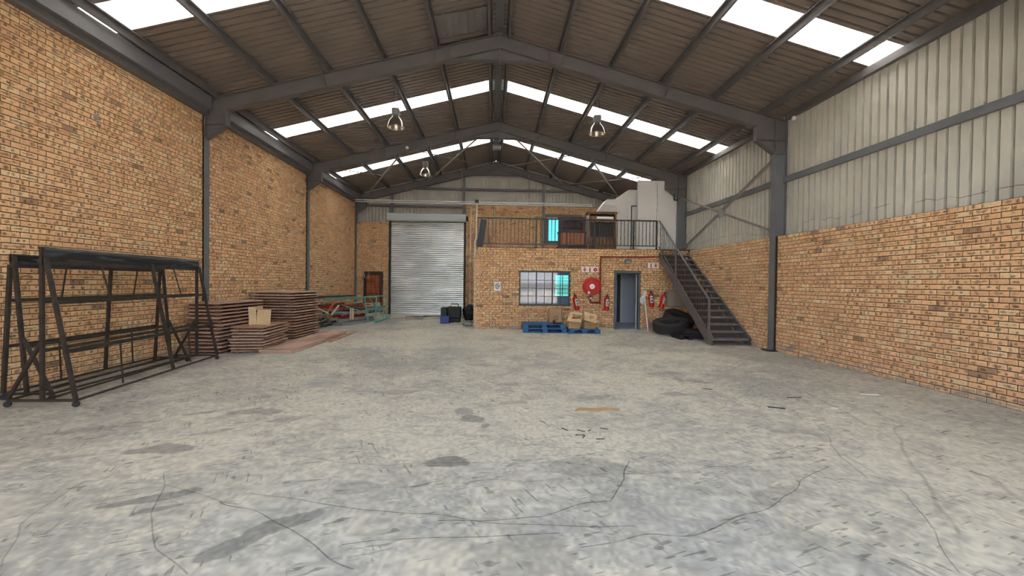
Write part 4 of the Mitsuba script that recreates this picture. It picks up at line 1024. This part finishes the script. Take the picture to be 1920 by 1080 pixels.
# ------------------------------------------------------------------ stacked shutter boards
def stack(x0, x1, y0, y1, n, th, name, rot=0, jit=.05):
    """shutter boards one on the other: each a panel on three battens"""
    for i in range(n):
        top = n - 1 - i
        place = 'topmost' if top == 0 else ('lowest' if i == 0 else f'{ORD[top]} from the top')
        t = thing('shutter_board', f'brown shutter board, {place} of the {name}', 'board', f'boards of the {name}')
        jx, jy = rng.uniform(-jit, jit) * .6, rng.uniform(-jit, jit)
        r = rot + rng.uniform(-1.3, 1.3)
        w, d = x1 - x0 + rng.uniform(-.03, .03), y1 - y0 + rng.uniform(-.12, .05)
        m = rng.choice(['board_a', 'board_b', 'board_c' if top < 2 else 'board_a'])
        at = ((x0 + x1) / 2 + jx, y0 + jy + d / 2, i * th)
        bt = th * .5
        part(t, 'panel', xf(cbox(-w / 2, w / 2, -d / 2, d / 2, bt + .001, th - .003, .004), (0, 0, r), at), m)
        for q in (-.40, .0, .40):
            part(t, 'batten', xf(cbox(-w / 2 + .09, w / 2 - .09, d * q - .04, d * q + .04, 0, bt, .003), (0, 0, r), at), 'darkened_batten_wood')
        for q in (-.36, .36):
            part(t, 'end_block', xf(cbox(w * q - .06, w * q + .06, -d / 2 + .015, -d / 2 + .09, 0, bt, .003), (0, 0, r), at), 'darkened_batten_wood')


stack(-6.70, -5.98, 9.35, 11.0, 14, .081, 'tall stack behind the black racks', -1)
stack(-5.87, -5.16, 9.42, 10.75, 9, .066, 'low stack under the cardboard piece', 5)
stack(-6.66, -5.42, 11.65, 13.15, 17, .078, 'tallest stack', -3, jit=.07)
for lbl, m, x0, x1, y0, y1, z0, z1, r in (('long flat brown board on the floor, lower of the pair', 'board_c', -5.19, -4.48, 9.33, 12.95, .0, .045, .8), ('long flat brown board on the floor, upper of the pair', 'board_a', -5.17, -4.47, 9.31, 12.85, .046, .098, .4)):
    solo('long_board', xf(cbox(x0 + 4.83, x1 + 4.83, y0 - 11.14, y1 - 11.14, z0, z1, .004), (0, 0, r), (-4.83, 11.14, 0)), m, lbl, 'board')
solo('plank', xf(cbox(-.045, .045, -1.1, 1.1, 0, .03, .004), (0, 0, 1.5), (-4.37, 12.3, 0)), 'raw_timber', 'narrow pale plank beside the long flat boards', 'plank')
t = thing('cardboard_piece', 'bent pale cardboard piece standing on the low stack of brown boards', 'cardboard')
zb = 9 * .066 - .002
part(t, 'panel', xf(cbox(-.17, .17, -.006, .006, 0, .36, .002), (-6, 0, -8), (-5.36, 9.86, zb)), 'card_light')
part(t, 'panel', xf(cbox(-.16, 0, -.006, .006, 0, .42, .002), (-6, 0, 50), (-5.525, 9.885, zb)), 'card_light')
part(t, 'flap', xf(cbox(-.10, .10, -.004, .004, 0, .10, .001), (40, 0, -8), (-5.40, 9.80, zb + .36)), 'card_light')

# ------------------------------------------------------------------ pile of old metal along the left wall
def bar(label, m, p0, p1, w, h, kind='metal profile', name='metal_profile'):
    p0, p1 = np.array(p0, float), np.array(p1, float)
    th = .2 * min(w, h)
    d = (p1 - p0) / np.linalg.norm(p1 - p0)
    s = np.cross(d, (0, 0, 1)); s /= np.linalg.norm(s); u = np.cross(s, d)
    sh = cat(beam(p0, p1, w, th), beam(p0 + s * (w / 2 - th / 2) + u * h / 2, p1 + s * (w / 2 - th / 2) + u * h / 2, th, h), beam(p0 - s * (w / 2 - th / 2) + u * h / 2, p1 - s * (w / 2 - th / 2) + u * h / 2, th, h))
    return solo(name, sh, m, label, kind)


pile = [('long grey steel channel at the foot of the metal pile, nearest the hall', 'junk_grey', (-5.50, 13.55, .012), (-4.80, 16.5, .012), .16, .09),
        ('second grey steel channel at the foot of the metal pile', 'junk_grey', (-5.72, 13.6, .012), (-5.02, 16.7, .012), .15, .10),
        ('dark steel channel on the floor under the metal pile', 'junk_dark', (-6.0, 13.6, .012), (-5.35, 17.0, .012), .18, .13),
        ('dark steel channel against the left wall under the metal pile', 'junk_dark', (-6.45, 13.7, .012), (-5.8, 17.2, .012), .2, .15),
        ('pale grey channel lying on the two front channels of the metal pile', 'junk_grey', (-5.66, 13.75, .135), (-4.95, 16.3, .135), .13, .08),
        ('cream profile on the front of the metal pile, below the teal beam', 'junk_cream', (-5.02, 15.6, .24), (-4.78, 17.3, .24), .14, .10),
        ('cream profile in the middle of the metal pile', 'junk_cream', (-6.0, 13.8, .17), (-5.4, 16.6, .17), .14, .09),
        ('red beam low in the middle of the metal pile', 'red_paint', (-5.72, 14.2, .25), (-5.1, 16.1, .25), .10, .10),
        ('orange beam low inside the metal pile', 'orange_paint', (-5.95, 14.1, .29), (-5.42, 16.4, .29), .12, .12),
        ('grey angle sloping over the front of the metal pile', 'junk_grey', (-5.78, 13.5, .47), (-5.0, 15.6, .37), .13, .06),
        ('dark plate strip across the metal pile', 'junk_dark', (-6.1, 13.7, .44), (-5.5, 16.6, .44), .20, .05),
        ('long red tube across the front of the metal pile', 'red_paint', (-6.3, 13.25, .66), (-5.35, 14.6, .56), .10, .06),
        ('orange painted beam on top of the metal pile', 'orange_paint', (-5.95, 14.2, .63), (-5.3, 16.0, .60), .15, .12),
        ('cream painted beam beyond the orange beam on the metal pile', 'junk_cream', (-5.28, 16.05, .60), (-4.9, 17.4, .60), .16, .13),
        ('red tube along the back of the metal pile', 'red_paint', (-6.45, 13.5, .62), (-6.0, 15.9, .70), .10, .08),
        ('teal green beam at the far end of the metal pile', 'green_paint', (-5.35, 16.75, .35), (-4.95, 18.2, .35), .16, .22),
        ('teal green tube on the back of the metal pile', 'green_paint', (-6.4, 14.5, .88), (-5.7, 18.2, .88), .10, .08),
        ('dark tube on the very back of the metal pile', 'junk_dark', (-6.6, 13.9, .98), (-6.05, 17.8, .98), .09, .06),
        ('orange tilted flange at the near end of the metal pile', 'orange_paint', (-5.92, 13.22, .44), (-5.66, 13.42, .88), .15, .05),
        ('cream tilted flange beside the orange one at the near end of the metal pile', 'junk_cream', (-5.72, 13.16, .40), (-5.48, 13.30, .76), .11, .05),
        ('pale sloping rod at the near end of the metal pile', 'junk_cream', (-6.5, 13.05, .82), (-5.8, 13.05, .46), .05, .04),
        ('short pale post standing out of the metal pile', 'junk_cream', (-5.22, 14.10, .2), (-5.215, 14.11, .62), .14, .07),
        ('thin pale strip on the floor before the metal pile', 'junk_cream', (-4.62, 14.9, .008), (-4.30, 16.4, .008), .07, .012)]
def further(p):
    return (p[0], 14.8 + (p[1] - 13.05) * .72, p[2])


for L, m, p0, p1, w, h in pile:
    bar(L, m, further(p0), further(p1), w, h)
for i in range(14):
    a = (rng.uniform(-6.3, -5.4), rng.uniform(14.9, 15.8), rng.uniform(.35, .8)); b = (a[0] + rng.uniform(.3, .9), a[1] + rng.uniform(1.0, 2.2), rng.uniform(.3, .8))
    bar(f'{("thin grey", "thin cream", "thin red", "thin dark", "thin teal")[i % 5]} metal strip tangled in the metal pile', ('junk_grey', 'junk_cream', 'red_paint', 'junk_dark', 'green_paint')[i % 5], a, b, .06, .035, 'metal profile', 'metal_strip')
    labels[list(labels)[-1]]['group'] = f'{("grey", "cream", "red", "dark", "teal")[i % 5]} strips in the metal pile'
bl = trimesh.creation.icosphere(3, 1.0); bv = np.array(bl.vertices); bv = bv * (1 + .7 * (meshkit.fbm(bv * 2.3, 3, 8) - .5))[:, None]
t = thing('scrap_bundle', 'dark tangled scrap bundle at the near foot of the metal pile', 'scrap')
part(t, 'lump', (bv * [.20, .24, .15] + [-5.98, 14.86, .16], np.array(bl.faces)), 'junk_dark')
for i in range(12):
    c = np.array([-5.98 + rng.uniform(-.2, .2), 14.75 + rng.uniform(-.15, .1), rng.uniform(.08, .38)]); d = np.array([rng.uniform(-.28, .28), rng.uniform(-.12, .05), rng.uniform(-.12, .16)])
    lo = min(c[2] - d[2], c[2] + d[2]); c[2] += max(0, .03 - lo)
    part(t, 'strip', beam(c - d, c + d, .05, .02), rng.choice(['junk_dark', 'junk_dark', 'junk_cream', 'junk_grey', 'black_steel']))
t = thing('green_trestle', 'teal green steel trestle frame standing at the far end of the metal pile', 'trestle')
A, B = np.array([-4.62, 16.25, 0.]), np.array([-4.60, 18.6, 0.])
part(t, 'foot', tube([A + [0, 0, .06], B + [0, 0, .06]], .048, 10), 'green_paint', smooth=40)
part(t, 'head', tube([A + [-.35, -.0, 1.02], B + [-.02, -.6, 1.02]], .026, 10), 'green_paint', smooth=40)
for a, b in (((-4.62, 16.45, .06), (-4.62, 16.55, 1.02)), ((-4.60, 18.0, .06), (-4.62, 18.0, 1.02)), ((-4.85, 16.3, .02), (-5.0, 16.3, 1.0)), ((-4.62, 17.8, .06), (-4.9, 16.5, 1.0))):
    part(t, 'leg', tube([a, b], .024, 8), 'green_paint', smooth=40)
part(t, 'top_bar', tube([(-5.3, 16.3, 1.0), (-4.55, 16.35, 1.02)], .024, 8), 'green_paint', smooth=40)

# things left of the office block
t = thing('black_machine', 'black boxy machine with a carrying bar before the roller shutter', 'machine')
part(t, 'body', cbox(-1.85, -1.30, 16.75, 17.35, .18, .62, .03), 'black'); part(t, 'side_panel', cbox(-2.10, -1.85, 16.72, 17.3, .25, .60, .02), 'green_print')
part(t, 'carrying_bar', tube([(-1.72, 17.0, .6), (-1.70, 17.0, .74), (-1.42, 17.0, .74), (-1.40, 17.0, .6)], .022, 8), 'black', smooth=40)
part(t, 'base', cbox(-1.8, -1.33, 16.8, 17.3, 0, .18, .02), 'black')
bb = bv * (1 + .2 * (meshkit.fbm(bv * 4, 2, 2) - .5))[:, None]
solo('bin_bag', (bb * [.27, .3, .33] + [-.98, 17.3, .36], np.array(bl.faces)), 'black', 'full black bin bag beside the corner of the office block', 'bag', smooth=True)
t = thing('blue_crate', 'small blue plastic crate before the black machine', 'crate')
part(t, 'body', cat(cbox(-2.06, -1.72, 16.30, 16.34, .02, .26, .006), cbox(-2.06, -1.72, 16.60, 16.64, .02, .26, .006), cbox(-2.06, -2.02, 16.3, 16.64, .02, .26, .006), cbox(-1.76, -1.72, 16.3, 16.64, .02, .26, .006), box(-2.06, -1.72, 16.3, 16.64, .0, .02)), 'blue_plastic')
part(t, 'rim', cat(box(-2.08, -1.70, 16.28, 16.31, .26, .28), box(-2.08, -1.70, 16.63, 16.66, .26, .28), box(-2.08, -2.05, 16.28, 16.66, .26, .28), box(-1.73, -1.70, 16.28, 16.66, .26, .28)), 'blue_plastic')
for i in range(14):
    x, y = rng.uniform(-4.0, -1.3), rng.uniform(17.8, 19.9)
    solo('floor_strip', xf(cbox(-.5, .5, -.03, .03, 0, .02, .004), (0, 0, rng.uniform(-15, 15)), (x, y, 0), 1.0), rng.choice(['junk_dark', 'junk_dark', 'junk_grey', 'junk_cream']), 'flat strip of scrap lying before the roller shutter', 'scrap', 'scrap strips before the roller shutter')
solo('flat_scrap', xf(cbox(-.32, .32, -.08, .08, 0, .02, .004), (0, 0, 12), (-1.25, 15.75, 0)), 'junk_cream', 'pale flat offcut on the floor before the black machine', 'scrap')
solo('scrap_heap', (bv * [.22, .25, .09] + [-.92, 15.6, .06], np.array(bl.faces)), 'junk_grey', 'small grey scrap heap at the corner of the office block', 'scrap')

# small fixtures
solo('sensor', cbox(7.14, 7.2, 9.55, 9.63, 5.62, 5.72, .01), 'white_plastic', 'small white sensor under the right eaves next to the nearest column', 'sensor')
solo('smoke_detector', xf(lathe([(0, 0), (.05, .0), (.06, .03), (.03, .05), (0, .05)], 16), (90, 0, 0), (-3.2, 15.33, 6.55)), 'white_plastic', 'small white detector on the middle frame, left rafter', 'detector', smooth=40)
solo('wall_bracket', cbox(-6.825, -6.78, 7.35, 7.40, 4.36, 4.43, .006), 'lamp_grey', 'tiny grey bracket alone on the upper left brick wall', 'bracket')

# small litter on the floor
def litter(label, x, y, w, d, rot, m, cat_='scrap', th=.006):
    solo('litter', xf(cbox(-w / 2, w / 2, -d / 2, d / 2, 0, th, .0015), (0, 0, rot), (x, y, 0)), m, label, cat_)


tv = np.array([(-.30, -.06), (-.22, .07), (-.05, .04), (.12, .09), (.30, .05), (.27, -.05), (.1, -.02), (.02, -.09)])
solo('torn_cardboard', xf(trimesh.creation.extrude_polygon(Polygon(tv), .006, engine='earcut'), (0, 0, -4), (1.38, 5.30, 0)), 'card', 'torn flat piece of brown cardboard on the open floor', 'cardboard')
litter('dark stick lying on the right of the open floor', 3.84, 5.35, .20, .05, -25, 'window_steel')
litter('short brown stick lying right of the dark stick', 4.46, 5.84, .22, .03, 0, 'junk_dark')
litter('white scrap of paper near the right wall', 5.77, 6.0, .26, .05, -12, 'white_plastic', 'paper')
litter('small white scrap on the floor right of the brown stick', 4.63, 5.32, .08, .05, 10, 'white_plastic', 'paper')
litter('thin dark splinter on the floor straight before the staircase', 3.40, 6.32, .16, .025, -20, 'junk_dark')
litter('pale splinter on the far right floor', 4.72, 3.66, .18, .02, -25, 'junk_cream')
litter('small cream chip on the floor below the pallets', .55, 11.2, .12, .07, 10, 'junk_cream')
for i in range(7):
    litter('tiny dark shard in the cluster before the torn cardboard', 1.17 + rng.uniform(-.35, .35), 4.46 + rng.uniform(-.18, .18), rng.uniform(.04, .1), .015, rng.uniform(-70, 70), 'junk_dark')
    labels[list(labels)[-1]]['group'] = 'dark shards on the floor'

# ------------------------------------------------------------------ high-bay lamps
lw = ['bell-shaped high-bay lamp under the left roof slope, before the skylight', 'bell-shaped high-bay lamp under the right roof slope', 'farther bell-shaped high-bay lamp under the left roof slope, near the roof braces']
for k, (x, y, z) in enumerate(((-2.81, 11.9, 6.02), (3.0, 12.0, 6.04), (-2.87, 17.4, 6.10))):
    t = thing('high_bay_lamp', lw[k], 'lamp')
    M = lambda m: xf(m, loc=(x, y, z))
    prof = [(.235, 0), (.228, .05), (.21, .12), (.18, .19), (.14, .25), (.095, .29)]
    part(t, 'shade', M(lathe(prof, 36)), 'lamp_shade_metal', smooth=True)
    part(t, 'rim', M(lathe([(.228, -.004), (.242, -.004), (.242, .012), (.228, .012), (.228, -.004)], 36)), 'bright_metal', smooth=40)
    part(t, 'collar', M(lathe([(.0, .285), (.10, .285), (.10, .33), (.0, .33)], 24)), 'bright_metal', smooth=40)
    part(t, 'bulb', M(lathe([(0, .08), (.05, .10), (.065, .15), (.05, .22), (.03, .28), (0, .29)], 16)), 'white_plastic', smooth=True)
    part(t, 'gear_box', M(cbox(-.10, .10, -.10, .10, .33, .53, .015)), 'lamp_grey')
    for dx in (-.06, .06):
        part(t, 'hanger', M(tube([(dx, 0, .52), (dx, 0, zsheet(x) - z - .03)], .006, 5)), 'dark_print')
